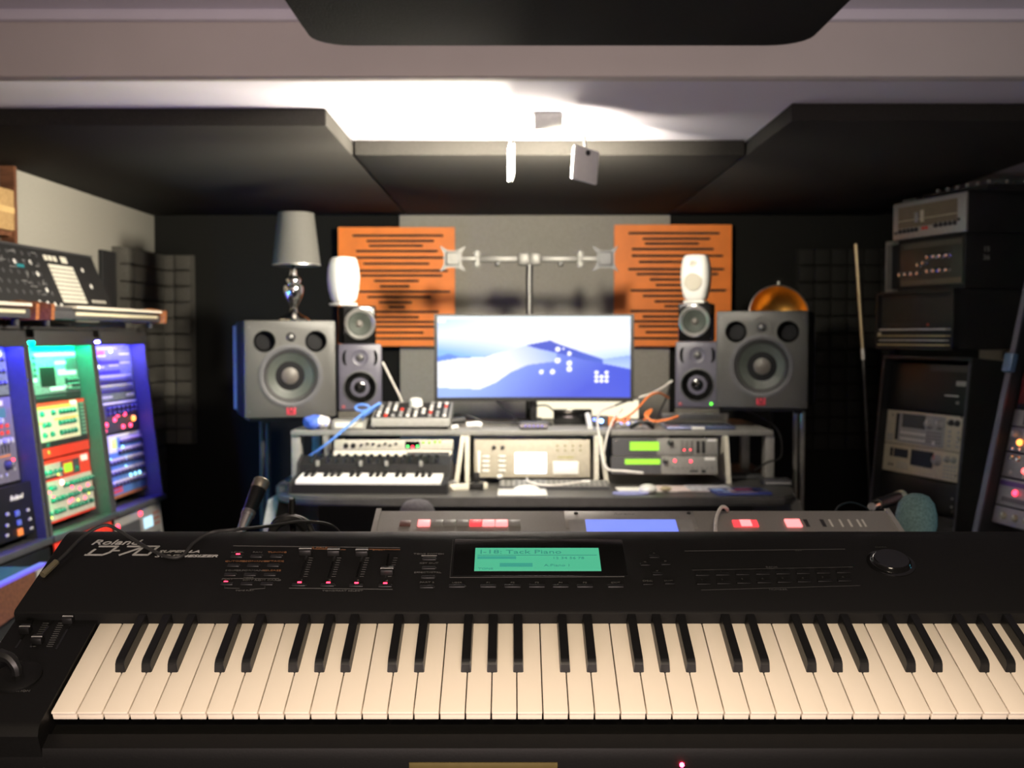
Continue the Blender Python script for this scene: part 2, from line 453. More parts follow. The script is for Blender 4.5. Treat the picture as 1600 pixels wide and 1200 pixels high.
# two slotted orange boards
SLOTS = [(.070, .12, .90), (.115, .24, .82), (.155, .26, .725), (.2, .15, .85), (.255, .15, .93), (.305, .21, .78), (.365, .12, .94),
         (.405, .19, .89), (.45, .305, .69), (.495, .355, .61), (.54, .14, .96), (.585, .245, .79), (.63, .345, .63), (.67, .43, .57),
         (.71, .14, .86), (.755, .245, .69), (.795, .17, .82), (.835, .21, .82), (.885, .27, .73), (.935, .14, .82)]
def diffuser(px0, py0, px1, py1, label):
    a = W(px0, py0, 5.40); c = W(px1, py1, 5.40)
    w = c.x - a.x; h = a.z - c.z; th = 0.02
    r = thing('slotted_diffuser', label, 'acoustic board', T((a.x, 5.40, c.z)))
    b = MB(); s = 0.0105 * h; z = h
    for (fy, x0, x1) in SLOTS:
        zc = h * (1 - fy)
        b.b2(0, w, 0, th, zc + s, z)
        b.b2(0, w * x0, 0, th, zc - s, zc + s); b.b2(w * x1, w, 0, th, zc - s, zc + s)
        z = zc - s
    b.b2(0, w, 0, th, 0, z)
    b.build('slotted_board', M_ORANGE, r, angle=20)
    MB().b2(0.004, w - .004, th, th + .045, .004, h - .004).build('absorber_core', M_DARKFELT, r)
diffuser(528, 355, 711, 541, 'orange slotted wooden board on the wall behind the lamp-side speakers')
diffuser(960, 351, 1142, 541, 'orange slotted wooden board on the wall behind the speakers beside the gold dish')

# timber shelf and carton at the very edge
r = thing('wall_shelf', 'brown wooden shelf upright at the edge beside the grey wall', 'shelf', T((XL, 3.55, 0)))
b = MB(); b.b2(0.002, .05, .355, .378, .3, ZC2 - .04); b.build('upright', M_WALNUT, r)
b = MB(); b.b2(0.002, .04, 0, .355, 1.645, 1.663); b.build('shelf_board', M_WALNUT, r)
b = MB(); b.box((0, 0, .07), (.05, .26, .14), 0, .002); b.box((.0255, 0, .07), (.001, .26, .02), 1)
b.build('x', [M_OAK, M_TAN]).name = 'carton'
o = bpy.data.objects['carton']; o.location = (XL + .027, 3.77, 1.6635); tag(o, 'tan box on the shelf at the edge, above the slanted synthesizer', 'box')

# thin leaning pole
r = thing('boom_pole', 'thin pole leaning upright against the dark foam', 'pole', T(W(1352, 980, 5.0)))
p0 = W(1360, 800, 5.0) - W(1352, 980, 5.0)
z0 = W(1352, 980, 5.0)
P = lambda x, y: W(x, y, 5.1) - z0
b = MB(); b.tube([P(1337, 381), P(1348, 545)], .0075, sub=1); b.build('upper_tube', mat('brass_pole', (.45, .36, .22), .4, metal=.6), r)
b = MB(); b.tube([P(1348, 545), P(1349, 562)], .011, sub=1); b.build('clamp', M_STEEL, r)
pe = W(1365, 900, 5.1); dirv = (W(1360, 790, 5.1) - W(1348, 562, 5.1)); tt = (W(1348, 562, 5.1).z - 0.0) / -dirv.z
b = MB(); b.tube([P(1349, 562), W(1348, 562, 5.1) + dirv * tt - z0], .007, sub=1); b.build('lower_tube', M_DARKSTEEL, r)

# ceiling spotlight with two square heads
YL = 3.24
o0 = W(857, 182, YL); o0.z = ZC2
r = thing('ceiling_spotlight', 'white ceiling lamp bar with two square light heads, one turned away', 'ceiling lamp', T(o0))
Q = lambda x, y, d=0.0: W(x, y, YL + d) - o0
bx = Q(857, 207)
b = MB(); b.box((0, 0, -.027), (.084, .06, .054), 0, .006); b.build('ceiling_box', mat('lamp_box_grey', (.35, .35, .34), .5), r)
zb = Q(857, 207).z - .006
b = MB(); b.tube([(Q(797, 207).x, 0, zb), (Q(932, 207).x, 0, zb)], .0035, sub=1); b.tube([(-.03, 0, -.04), (-.03, 0, zb)], .003, sub=1); b.tube([(.03, 0, -.04), (.03, 0, zb)], .003, sub=1)
b.build('bar', M_STEEL, r)
LED = glow('led_panel_lit', (1.0, 0.91, 0.74), 2050.0)
LED_SIDE = glow('led_panel_side_lit', (1.0, 0.91, 0.74), 1100.0)
def head(cx, cy, nrm, roll, arm_x, led=LED):
    c = Q(cx, cy); n = Vector((*nrm, 0)).normalized()
    ang = math.atan2(n.x, -n.y)          # local -y looks along n
    H = bpy.data.objects.new('lamp_head', None)
    b = MB(); b.box((0, 0.004, 0), (.098, .012, .098), 0, .004)
    h = b.build('lamp_head', M_WHITEP, r, M=T(c) @ RZ(ang) @ RY(roll))
    bpy.data.objects.remove(H)
    b = MB(); b.box((0, -.0022, 0), (.092, .0032, .092), 0, .001); b.build('light_panel', led, h)
    b = MB(); b.cyl((0, .0105, .034), (0, .013, .034), .008); b.build('pivot', M_DARKSTEEL, h)
    b = MB(); b.tube([(arm_x, 0, zb), (arm_x, 0, c.z + .048)], .004, sub=1); b.build('arm', M_STEEL, r)
head(797, 254, (-1.0, -0.05), 0, Q(797, 200).x, LED_SIDE)
head(913, 258, (-0.66, 0.75), R(-6), Q(914, 200).x)
# ceiling lamp behind the player (the light that falls on the keys)
r = thing('ceiling_lamp', 'rectangular ceiling lamp above the player', 'ceiling lamp', T((0.05, -0.35, ZC1)))
b = MB(); b.box((0, 0, -.008), (.54, .39, .014), 0, .004); b.build('housing', M_WHITEP, r)

# ================================================================== the big black keyboard in front
TILT = R(22)
KO = Vector(((85 - 800) / FPX - .0087, 1.0, 0.960))
KM = T(KO) @ RX(TILT)
KI = KM.inverted()
PZ = 0.014                                  # height of the control panel over the keys
kb = thing('keyboard_synthesizer', 'large black keyboard synthesizer with ivory keys and green display, nearest the player', 'keyboard', KM)
def pan(px, py, z=PZ):
    """local point of the control panel seen at (px, py)"""
    o = KI @ Vector((0, 0, CAMZ)); d = (KI @ W(px, py, 2.0)) - o
    t = (z - o.z) / d.z
    p = o + d * t
    return p.x, p.y
XA, XB = -0.0845, 1.172
y_fb = pan(800, 957)[1]; y_re = pan(800, 824)[1]
# body: bed under the keys, end blocks, control panel with its rounded rear edge
b = MB()
ra, rb = .040, .024
rear = [(y_re - .026 + ra * math.sin(R(a)), PZ - rb + rb * math.cos(R(a))) for a in range(0, 91, 9)]
b.prism([(y_fb, -.006), (y_fb + .001, PZ - .002), (y_fb + .004, PZ)] + rear + [(y_re + .004, -.085), (-.028, -.085), (-.030, -.030), (-.026, -.020), (-.010, -.018), (-.006, -.022), (y_fb, -.022)], XA, XB, 'x')
b.build('case', M_CASE, kb)
for (x0, x1) in ((XA, -.0015), (45 * .0235 + .001, XB)):
    b = MB(); b.prism([(-.029, -.030), (-.029, -.004), (-.024, .002), (-.018, .004), (y_fb + .002, .004), (y_fb + .002, -.030)], x0, x1, 'x')
    b.build('end_block', M_CASE, kb)
# white and black keys
def white_mesh(i):
    b = MB(); b.b2(0, .0226, -.0020, .145, -.0026, 0, 0, .0010)
    b.b2(.0003, .0223, -.0004, .144, -.0095, -.0033, 0, .0006)
    return b.mesh('white_key', M_IVORY)
wm = white_mesh(0)
bk = MB(); wb = .0105
bk.prism([(.053, -.004), (.0555, .0085), (.0585, .0108), (.062, .0115), (.149, .0115), (.149, -.004)], -wb / 2, wb / 2, 'x')
for v in bk.bm.verts:
    if v.co.z > .005: v.co.x *= .80
bmesh.ops.bevel(bk.bm, geom=bk.bm.edges[:], offset=.0006, segments=2, affect='EDGES')
bkm = bk.mesh('black_key', M_EBONY)
notes = 'EFGABCD'
for i in range(45):
    put('white_key', wm, kb, (i * .0235 + .00045, 0, 0))
    if notes[i % 7] not in 'EB' and i < 44:
        off = {'F': -.0014, 'G': 0, 'A': .0014, 'C': -.001, 'D': .001}[notes[i % 7]]
        put('black_key', bkm, kb, ((i + 1) * .0235 + off, 0, 0))
# printed lettering and lines of the panel, one mesh
MP = lambda px, py, z=PZ: T((*pan(px, py, z), z + .0002))
ink = MB()
PX = lambda n, py: n * (pan(801, py)[0] - pan(800, py)[0])
def label(px, py, s, h=.0042, mi=1, sx=1.35, shear=0.0, bold=0.0, al='CENTER'):
    ink.text(s, h * 1.35, MP(px, py), mi, sx=sx, shear=shear, align=al, bold=bold)
def line(x0, y0, x1, y1, w=.0006, mi=1):
    p0 = pan(x0, y0); p1 = pan(x1, y1)
    ink.stroke([p0, p1], w, T((0, 0, PZ + .0001)), mi)
# maker and type
label(141, 851, 'Roland', .0104, 0, 1.34, .32, .00012, 'LEFT')
def glyph(strokes, px, w_px, y_top, y_bot, wd=.0026):
    x0, y0 = pan(px, y_bot); x1, _ = pan(px + w_px, y_bot); y1 = pan(px, y_top)[1]
    for st in strokes:
        ink.stroke([(x0 + u * (x1 - x0) + v * (y1 - y0) * .42, y0 + v * (y1 - y0)) for u, v in st], wd, T((0, 0, PZ + .0001)), 0)
glyph([[(0, .06), (.78, .06), (.97, .3), (.97, .94), (.12, .94)], [(.10, .06), (.10, .62)]], 132, 34, 853, 868)
glyph([[(0, .5), (1, .5)]], 167, 9, 853, 868, .0022)
glyph([[(0, .94), (.95, .94), (.98, .8), (.2, .05)]], 181, 24, 853, 868)
glyph([[(.08, .06), (.92, .06), (.92, .94), (.08, .94), (.08, .06)]], 205, 27, 853, 868)
label(246, 863.5, 'SUPER LA', .0046, 0, 1.75, .3, .0001, 'LEFT')
label(241, 870.5, 'SYNTHESIZER', .0046, 0, 1.80, .3, .0001, 'LEFT')
# left block of buttons
line(365, 853, 625, 856, .0007)
for s, x, y, m in (('LEVEL', 371, 864, 1), ('PAN', 402, 864, 1), ('TUNING', 433, 864, 2), ('CUTOFF', 366, 878, 2), ('RESONANCE', 397, 878, 2), ('ATTACK', 428, 878, 2),
                   ('SOLO', 362, 892.5, 1), ('PERFORMANCE', 392, 892.5, 1), ('RELEASE', 424, 892.5, 2), ('PLAY', 355, 906, 1), ('EDIT', 387, 907.5, 1), ('ROM CARD', 418, 907.5, 1)):
    label(x, y, s, .0027, m, 1.5)
label(388, 903.5, 'MODE', .002, 1)
for k, y in enumerate((868.5, 883, 897.5, 912)):
    for j in range(3): line(361 - 5 * k + 31 * j, y, 380 - 5 * k + 31 * j, y, .0004, 1)
line(348, 904, 436, 904, .0004); line(351, 919, 374, 919.5, .0003); line(390, 921, 414, 919.5, .0003); line(351, 916, 351, 919.5, .0003); line(414, 916, 414, 919.5, .0003)
label(382, 923.5, 'TONE PLAY', .0020, 1)
# sliders
label(497, 857, 'TONE PALETTE', .0030, 2, 1.5); line(472, 857.5, 540, 859, .0005, 2); line(556, 858, 625, 859, .0005, 2); label(592, 860, 'EFFECT', .0024, 2)
for k, (x, y) in enumerate(((470, 908), (514, 908), (558, 908.5), (603, 909))): label(x + 1, y, str(k + 1), .0034, 1)
line(452, 919, 613, 921, .0007); label(535, 924, 'TONE/PART SELECT', .0022, 1, 1.6)
for x in (467, 512, 556, 601): line(x - 9, 913.5, x + 12, 914.5, .0004)
for i in range(4):
    for q in range(9):
        x = (478, 522, 566, 610)[i] - q * 1.1
        line(x + 5, 872 + q * 3.6, x + 11, 872 + q * 3.6, .0003, 1)
for s, x, y in (('TONE SWITCH', 670, 866.5), ('KEY OUT', 670, 881), ('EFFECT/CTRL', 668, 895.5), ('PART 2', 667, 911)):
    label(x, y, s, .0026, 1, 1.4); line(x - 10, y + 6.5, x + 12, y + 6.5, .0004)
line(659, 868.5, 682, 868.5, .0009, 0)
# display surround and function keys
line(703, 902.5, 975, 901, .0007); line(708, 843, 703, 902, .0003)
for s, x in (('USER', 714), ('F1', 763), ('F2', 801), ('F3', 839), ('F4', 876), ('F5', 914), ('EXIT', 962)): label(x, 911.5, s, .0026, 1)
line(702, 916, 728, 916, .0004); line(752, 914, 775, 914, .0004)
for s, x, y in (('^', 1022, 866), ('<', 1008, 879), ('>', 1040, 878), ('v', 1027, 893), ('DEC', 1012, 909), ('INC', 1045, 909)): label(x, y, s, .003, 1)
# number block
line(1070, 861, 1320, 858, .0007, 3); line(1082, 891, 1332, 886, .0004, 3); line(1096, 922, 1344, 915, .0004, 3)
for i in range(8): label(1097 + 31.5 * i, 907 - i * .6, str(i + 1), .0026, 3); label(1095 + 31.5 * i, 894 - i * .6, '.', .003, 3)
for s, x, y in (('BANK', 1206, 887), ('NUMBER', 1216, 922), ('INT', 1248, 861), ('DATA', 1377, 856)): label(x, y, s, .0024, 3, 1.5)
# lettering on the end block
for s, x, y in (('VOLUME', 58, 966), ('C1', 88, 966.5), ('BRIGHTNESS', 116, 967)):
    q = pan(x, y, .004); ink.text(s, .0034, T((*q, .0042)), 1, sx=1.3, align='CENTER')
for s, x, y in (('BENDER', 44, 1042), ('MODULATION', 20, 1081)):
    q = pan(x, y, .004); ink.text(s, .0036, T((*q, .0042)), 1, sx=1.3, align='CENTER')
ink.build('panel_lettering', [M_PRINT, M_PRINT_DIM, M_PRINT_ORANGE, mat('panel_print_shaded', (.028, .028, .027), .55)], kb, angle=20)  # last ink: right-hand print, darkened for the weaker light there
# display
x0, y0 = pan(741, 893); x1, y1 = pan(935, 857.5); 
xa, ya = pan(706, 900); xb, yb = pan(972, 843)
b = MB(); b.b2(xa, xb, ya, yb, PZ - .002, PZ + .0006, 0, .0005)
win = b.build('display_window', M_BLACK_GLOSS, kb)
b = MB(); b.b2(x0, x1, y0, y1, PZ - .001, PZ + .0012)
zl = PZ + .0013
def lt(u, v, s, h, sx=1.0): b.text(s, h, T((x0 + u * (x1 - x0), y0 + v * (y1 - y0), zl)), 1, sx=sx, ext=.0001)
lt(.035, .74, 'I-18: Tack Piano', .0105, 1.32)
for v, u0, u1 in ((.66, .02, .98),): b.b2(x0 + u0 * (x1 - x0), x0 + u1 * (x1 - x0), y0 + v * (y1 - y0), y0 + (v + .02) * (y1 - y0), zl - .0002, zl + .0001, 1)
b.b2(x0 + .02 * (x1 - x0), x0 + .33 * (x1 - x0), y0 + .50 * (y1 - y0), y0 + .62 * (y1 - y0), zl - .0002, zl + .0001, 2)
b.b2(x0 + .20 * (x1 - x0), x0 + .46 * (x1 - x0), y0 + .16 * (y1 - y0), y0 + .32 * (y1 - y0), zl - .0002, zl + .0001, 2)
lt(.55, .18, 'A.Piano 1', .0062, 1.2); lt(.03, .04, 'TONE', .005, 1.2); lt(.62, .50, '12 34 56 78', .006, 1.2)
b.build('display', [G_LCDGREEN, G_LCDINK, glow('lcd_bar', (.03, .36, .26), .9)], kb)
# sliders, buttons, dial, lights
def slider(px, py, w, name='slider', z=PZ):
    x, y = pan(px, py, z); b = MB()
    b.b2(-w / 2, w / 2, -.005, .004, z, z + .007, 0, .001); b.b2(-w / 2, w / 2, -.0012, -.0002, z + .0066, z + .0074, 1)
    b.build(name, [M_BLACK, M_PRINT], kb, (x, y, 0))
def slot(px0, py0, px1, py1, z=PZ):
    a = pan(px0, py0, z); c = pan(px1, py1, z); b = MB()
    b.stroke([a, c], .0022, T((0, 0, z)), 0, .0006); b.build('slider_slot', M_BLACK_GLOSS, kb)
for (x, y, x0, x1) in ((478, 865, 480, 469), (522, 866, 524, 513), (566, 866.5, 567, 557), (605, 896, 607, 602)):
    slot(x0, 866, x1, 902); slider(x, y, .0135)
for (x, y, x0, y0, x1, y1) in ((41, 987, 52, 970, 25, 1012), (60, 1003, 83, 970, 48, 1012), (108, 971, 113, 970, 88, 1014)):
    slot(x0, y0, x1, y1, .004); slider(x, y, .0105, z=.004)
tk = MB()
for (xa_, xb_) in ((72, 52), (96, 78)):
    for q in range(12):
        u = q / 11; p0 = pan(xa_ + (xb_ - xa_) * u - 5, 974 + 36 * u, .004); p1 = pan(xa_ + (xb_ - xa_) * u + 4, 974 + 36 * u, .004)
        tk.stroke([p0, p1], .0005, T((0, 0, .0041)))
tk.build('slider_scale', M_PRINT_DIM, kb)
def btn(px, py, w=.013, d=.005, m=M_BLACK):
    x, y = pan(px, py); b = MB(); b.b2(-w / 2, w / 2, -d / 2, d / 2, PZ, PZ + .002, 0, .0008); b.build('button', m, kb, (x, y, 0))
for k in range(4):
    for j in range(3): btn(370 - 5 * k + 31 * j, 870.5 + 14.3 * k)
for x, y in ((467, 915), (512, 915.5), (557, 916), (602, 916.5), (671, 874.5), (670, 888.5), (669, 903), (667, 918)): btn(x, y, .0145)
for x in (714, 763, 801, 839, 876, 914, 962): btn(x, 917, .017)
for x, y in ((1022, 871), (1008, 883), (1040, 882), (1027, 898), (1012, 913), (1046, 912)): btn(x, y, .011, m=M_CASE)
for i in range(8): btn(1097 + 31.5 * i, 899 - i * .6, .015, m=M_CASE); btn(1099 + 31.5 * i, 912.5 - i * .7, .015, m=M_CASE)
for x, y in ((372, 866.5), (353, 909.5), (468, 910.5), (513, 911), (557, 911.5), (602, 912)):
    px_, py_ = pan(x, y); b = MB(); b.box((0, 0, PZ + .0006), (.0042, .0018, .0012), 0, .0004); b.build('indicator_light', G_RED, kb, (px_, py_, 0))
x, y = pan(1392, 880); b = MB()
b.lathe([(.0255, 0), (.0255, .001), (.0235, .0018), (.0215, .0018), (.0205, .003), (.0195, .0055), (.018, .0065), (.010, .006), (0, .0058)], None, 40)
b.build('dial', M_BLACK_GLOSS, kb, (x, y, PZ))
x, y = pan(28, 1058, .004)
b = MB(); b.lathe([(.022, 0), (.022, .002), (.018, .004), (.010, .004), (0, .004)], None, 28); b.build('bender_base', M_CASE, kb, (x, y, .004))
b = MB(); b.tube([(0, 0, .002), (0, .001, .012), (-.006, .004, .019), (-.016, .007, .021)], (.0045), r_end=.006); b.build('bender_lever', M_BLACK, kb, (x, y, .004))
# badge and standby light on the front face
b = MB(); b.b2(W(640, 1190, .99).x - KO.x, W(871, 1190, .99).x - KO.x, -.0315, -.029, -.042, -.0325, 0, .0005)
b.build('front_badge', mat('brass_badge', (.10, .075, .02), .6), kb)
b = MB(); b.sphere((W(1064, 1190, .99).x - KO.x, -.0310, -.0345), .0022, seg=10); b.build('standby_light', glow('standby_red', (1, .02, .06), 45), kb)
# what carries it: a black stand with two tilted arms
st = thing('keyboard_stand', 'black keyboard stand under the large black keyboard', 'stand', T((KO.x + .53, 1.12, 0)))
for s in (-1, 1):
    x = s * .42
    p = KM @ Vector((.53 + x, .02, -.0855)); q = KM @ Vector((.53 + x, .26, -.0855)); c = Vector((KO.x + .53, 1.12, 0)); nrm = (KM.to_3x3() @ Vector((0, 0, -1))) * .016
    b = MB(); b.tube([p - c + nrm, q - c + nrm], .0155, sub=1); b.build('support_arm', M_BLACK, st)
    m_ = (p + q) / 2 - c + nrm
    b = MB(); b.tube([m_, (m_.x, .05, .03)], .02, sub=1); b.build('column', M_BLACK, st)
    b = MB(); b.tube([(m_.x, -.28, .02), (m_.x, .36, .02)], .02, sub=1); b.build('foot', M_BLACK, st)
b = MB(); b.tube([(-.42, .05, .35), (.42, .05, .35)], .018, sub=1); b.build('crossbar', M_BLACK, st)
# cable lying over the keyboard's rear corner
def onp(px, py, h=.004): return KM @ Vector((*pan(px, py, PZ + h), PZ + h))
b = MB()
le = W(66, 897, 1.17)
b.tube([onp(67, 898, .004), onp(100, 868, .006), onp(130, 838, .008), onp(158, 822, .012), onp(175, 823, .010), onp(200, 838, .004), onp(232, 857, .003), onp(262, 870, .003), onp(285, 868, .003), onp(303, 848, .003), onp(330, 832, .003), onp(372, 827, .004), W(420, 822, 1.33), W(470, 815, 1.36), W(520, 822, 1.40), W(540, 850, 1.45)], .0019, 8)
o = b.build('patch_cable', M_RUBBER); tag(o, 'thin black cable looped over the rear corner of the large black keyboard', 'cable')
b = MB(); b.tube([onp(66.5, 898.5, .004), onp(88, 878, .006)], .0036, 10, sub=1); b.build('cable_plug', mat('plug_metal', (.4, .36, .22), .25, metal=.8), o)

# ================================================================== loudspeakers
def ring(b, c, r_in, r_out, h, mi=0, seg=32):
    b.lathe([(r_in, 0), (r_in, h * .6), ((r_in + r_out) / 2, h), (r_out, h * .5), (r_out, 0)], T(c) @ FACE, seg, mi)
def cone(b, c, r, depth, cap, mi=0, micap=1, seg=32):
    b.lathe([(r, 0.0), (r * .93, .004), (r * .86, 0.0), (r * .80, -depth * .25), (cap, -depth)], T(c) @ FACE, seg, mi)
    b.lathe([(cap, -depth), (cap * .8, -depth + cap * .28), (cap * .45, -depth + cap * .45), (0, -depth + cap * .5)], T(c) @ FACE, seg, micap)
def screws(root, pts, r=.0045):
    me = dot_mesh(r, .002, M_DARKSTEEL)
    for x, z in pts: put('screw', me, root, (x, 0, z))

def big_speaker(label, M, group):
    w, h, d = .335, .360, .30
    r = thing('studio_monitor', label, 'speaker', M)
    b = MB(); b.b2(-w / 2, w / 2, .02, d, 0, h, 0, .006); b.build('cabinet', mat('cabinet_black', (.006, .006, .007), .7, spec=.15), r)
    b = MB(); b.b2(-w / 2, w / 2, 0, .024, 0, h, 0, .008); bf = b.build('baffle', M_GREYBAFFLE, r)
    c = MB()
    for (x, z, rr) in ((0, .155, .098), (-.094, .283, .033), (.094, .283, .033), (0, .298, .0165)): c.cyl((x, -.01, z), (x, .05, z), rr, seg=40)
    cut(bf, c)
    # recess box behind the bores so that they read dark and deep
    b = MB()
    b.lathe([(.118, 0), (.118, .003), (.104, .005), (.098, .002), (.098, -.004), (.118, -.004)], T((0, -.0005, .155)) @ FACE, 40); b.build('woofer_ring', M_DGREY, r)
    b = MB(); b.lathe([(.099, -.006), (.094, .001), (.086, -.001), (.082, -.006)], T((0, 0, .155)) @ FACE, 40, 0)
    b.lathe([(.084, -.004), (.07, -.012), (.034, -.030)], T((0, 0, .155)) @ FACE, 40, 1)
    b.lathe([(.036, -.029), (.030, -.018), (.016, -.012), (0, -.010)], T((0, 0, .155)) @ FACE, 32, 2)
    b.build('woofer', [M_RUBBER, M_CONE, M_CAP], r)
    for s in (-1, 1):
        b = MB(); b.lathe([(.040, 0), (.039, .003), (.034, .002), (.031, -.006), (.030, -.05), (0, -.055)], T((s * .094, -.0005, .283)) @ FACE, 32); b.build('bass_port', M_PORT, r)
    b = MB(); b.lathe([(.040, 0), (.040, .0015), (.018, .0015), (.0155, -.004)], T((0, -.0005, .298)) @ FACE, 32, 0)
    b.lathe([(.0165, -.010), (.014, -.002), (.008, .002), (0, .0035)], T((0, 0, .298)) @ FACE, 24, 1); b.build('tweeter', [M_GREYBAFFLE, M_DARKSTEEL], r)
    screws(r, [(-.15, .335), (.15, .335), (-.15, .025), (.15, .025)])
    b = MB(); b.b2(-.016, .016, -.003, .001, .012, .048, 0, .001)
    b.lathe([(.0055, 0), (.0055, .0015), (.0105, .0015), (.0105, 0)], T((0, -.003, .033)) @ FACE, 20, 1); b.b2(-.011, .011, -.0045, -.003, .017, .0205, 1)
    b.build('badge', [M_REDBADGE, mat('badge_ink', (.03, .01, .015), .5)], r)
    b = MB(); b.b2(-w / 2 - .011, -w / 2 + .01, d - .004, d + .012, .018, h - .018, 0, .002); b.b2(w / 2 - .01, w / 2, d - .008, d + .012, .01, h - .01, 0, .002); b.b2(-w / 2, w / 2, d, d + .01, .01, h - .01)
    b.build('rear_panel', mat('rear_metal_blue_light', (.22, .23, .48), .5), r)  # blue light of the rack strips put into the metal colour
    return r
def at(px, py, Y, rz): return T(W(px, py, Y)) @ RZ(rz)
BL = W(455, 653, 4.12); BR = W(1189, 638, 4.12)
big_speaker('large charcoal studio monitor speaker under the table lamp', T(BL) @ RZ(R(19)), 'x')
big_speaker('large charcoal studio monitor speaker in front of the gold dish', T(BR) @ RZ(R(-19)), 'x')
def stand(label, base, rz, zt, side):
    r = thing('speaker_stand', label, 'speaker stand', T((base.x, base.y, 0)) @ RZ(rz))
    m = M_STEEL if side > 0 else M_BLACK_MATT
    b = MB(); b.b2(-.15, .15, .03, .27, zt - .012, zt, 0, .003); b.build('top_plate', M_BLACK_MATT, r)
    inv = RZ(-rz)
    for dy in (.12, .22):
        p = inv @ Vector((side * (.185 if side > 0 else .135), dy, 0))
        b = MB(); b.tube([(p.x, p.y, zt - .02), (p.x, p.y, .02)], .010, sub=1); b.build('pole', m, r)
    p = inv @ Vector((side * (.185 if side > 0 else .135), .17, 0))
    b = MB(); b.box((p.x, p.y, zt - .02), (.03, .13, .016), 0, .003); b.box((p.x * .8, p.y, zt - .0165), (abs(p.x) * .4 + .02, .05, .008)); b.build('bracket', M_BLACK_MATT, r)
    b = MB(); b.box((p.x + side * .04, p.y, .011), (.12, .34, .02), 0, .004, rot=RZ(-rz)); b.build('base_plate', M_BLACK_MATT, r)
stand('black speaker stand beside the desk under the lamp-side speaker', BL, R(19), BL.z, -1)
stand('speaker stand with pale poles at the end of the desk near the dark racks', BR, R(-19), BR.z, 1)

def mid_speaker(label, M, led):
    w, h, d = .168, .258, .20
    r = thing('studio_monitor', label, 'speaker', M)
    b = MB(); b.b2(-w / 2, w / 2, .012, d, 0, h, 0, .008); b.build('cabinet', M_SLATE, r)
    b = MB(); b.b2(-w / 2, w / 2, 0, .02, 0, h, 0, .009, ); bf = b.build('baffle', M_SLATE, r)
    c = MB(); c.cyl((0, -.01, .090), (0, .05, .090), .060, seg=40); c.cyl((0, -.01, .205), (0, .05, .205), .0145, seg=24); cut(bf, c)
    b = MB(); b.lathe([(.066, 0), (.066, .003), (.061, .004), (.059, -.004)], T((0, -.0005, .090)) @ FACE, 40, 0)
    b.lathe([(.061, -.002), (.056, .003), (.050, -.003), (.026, -.020)], T((0, 0, .090)) @ FACE, 40, 1)
    b.lathe([(.028, -.019), (.022, -.010), (.011, -.006), (0, -.005)], T((0, 0, .090)) @ FACE, 30, 2)
    b.build('woofer', [M_DGREY, M_BLACK_GLOSS, M_BLACK_GLOSS], r)
    b = MB(); b.lathe([(.032, 0), (.031, .002), (.015, -.004)], T((0, -.001, .205)) @ FACE, 32, 0); b.lathe([(.0145, -.006), (.011, .001), (0, .004)], T((0, 0, .205)) @ FACE, 24, 1)
    b.build('tweeter', [M_SLATE, M_DARKSTEEL], r)
    for s in (-1, 1):
        b = MB(); P = [(s * (.052 + .016 * math.cos(R(a))), .205 + .030 * math.sin(R(a))) for a in range(-90, 91, 15)] + [(s * (.052 + .004 * math.cos(R(a))), .205 + .024 * math.sin(R(a))) for a in range(90, -91, -15)]
        b.prism(P, -.0012, .003, 'y'); b.build('bass_port', M_PORT, r)
    b = MB(); b.prism([(-.06, .13), (.06, .13), (.07, .165), (-.07, .165)], -.004, .004, 'y')
    b = MB(); b.b2(-.070, -.058, -.0015, .001, .010, .022, 0, .001); b.build('badge', mat('dull_red', (.30, .05, .06), .5), r)
    if led: lamps(r, [(.066 - .012, .018)], .0055, glow('green_power', (.12, 1.0, .05), 3.0), 'power_light')
def cube_speaker(label, M):
    w, h, d = .125, .146, .15
    r = thing('cube_speaker', label, 'speaker', M)
    b = MB(); b.b2(-w / 2, w / 2, 0, d, 0, h, 0, .004); bf = b.build('cabinet', M_BLACK_GLOSS, r)
    c = MB(); c.cyl((0, -.02, .076), (0, .03, .076), .046, seg=40); cut(bf, c)
    b = MB(); b.lathe([(.060, 0), (.060, .004), (.054, .007), (.047, .003), (.0455, -.003)], T((0, -.0005, .076)) @ FACE, 40); b.build('driver_ring', M_STEEL, r)
    b = MB(); b.lathe([(.0475, -.001), (.043, .002), (.039, -.002), (.014, -.014)], T((0, 0, .076)) @ FACE, 40, 0); b.lathe([(.015, -.014), (.010, -.006), (0, -.003)], T((0, 0, .076)) @ FACE, 24, 1)
    b.build('driver', [M_CONE, M_CAP], r)
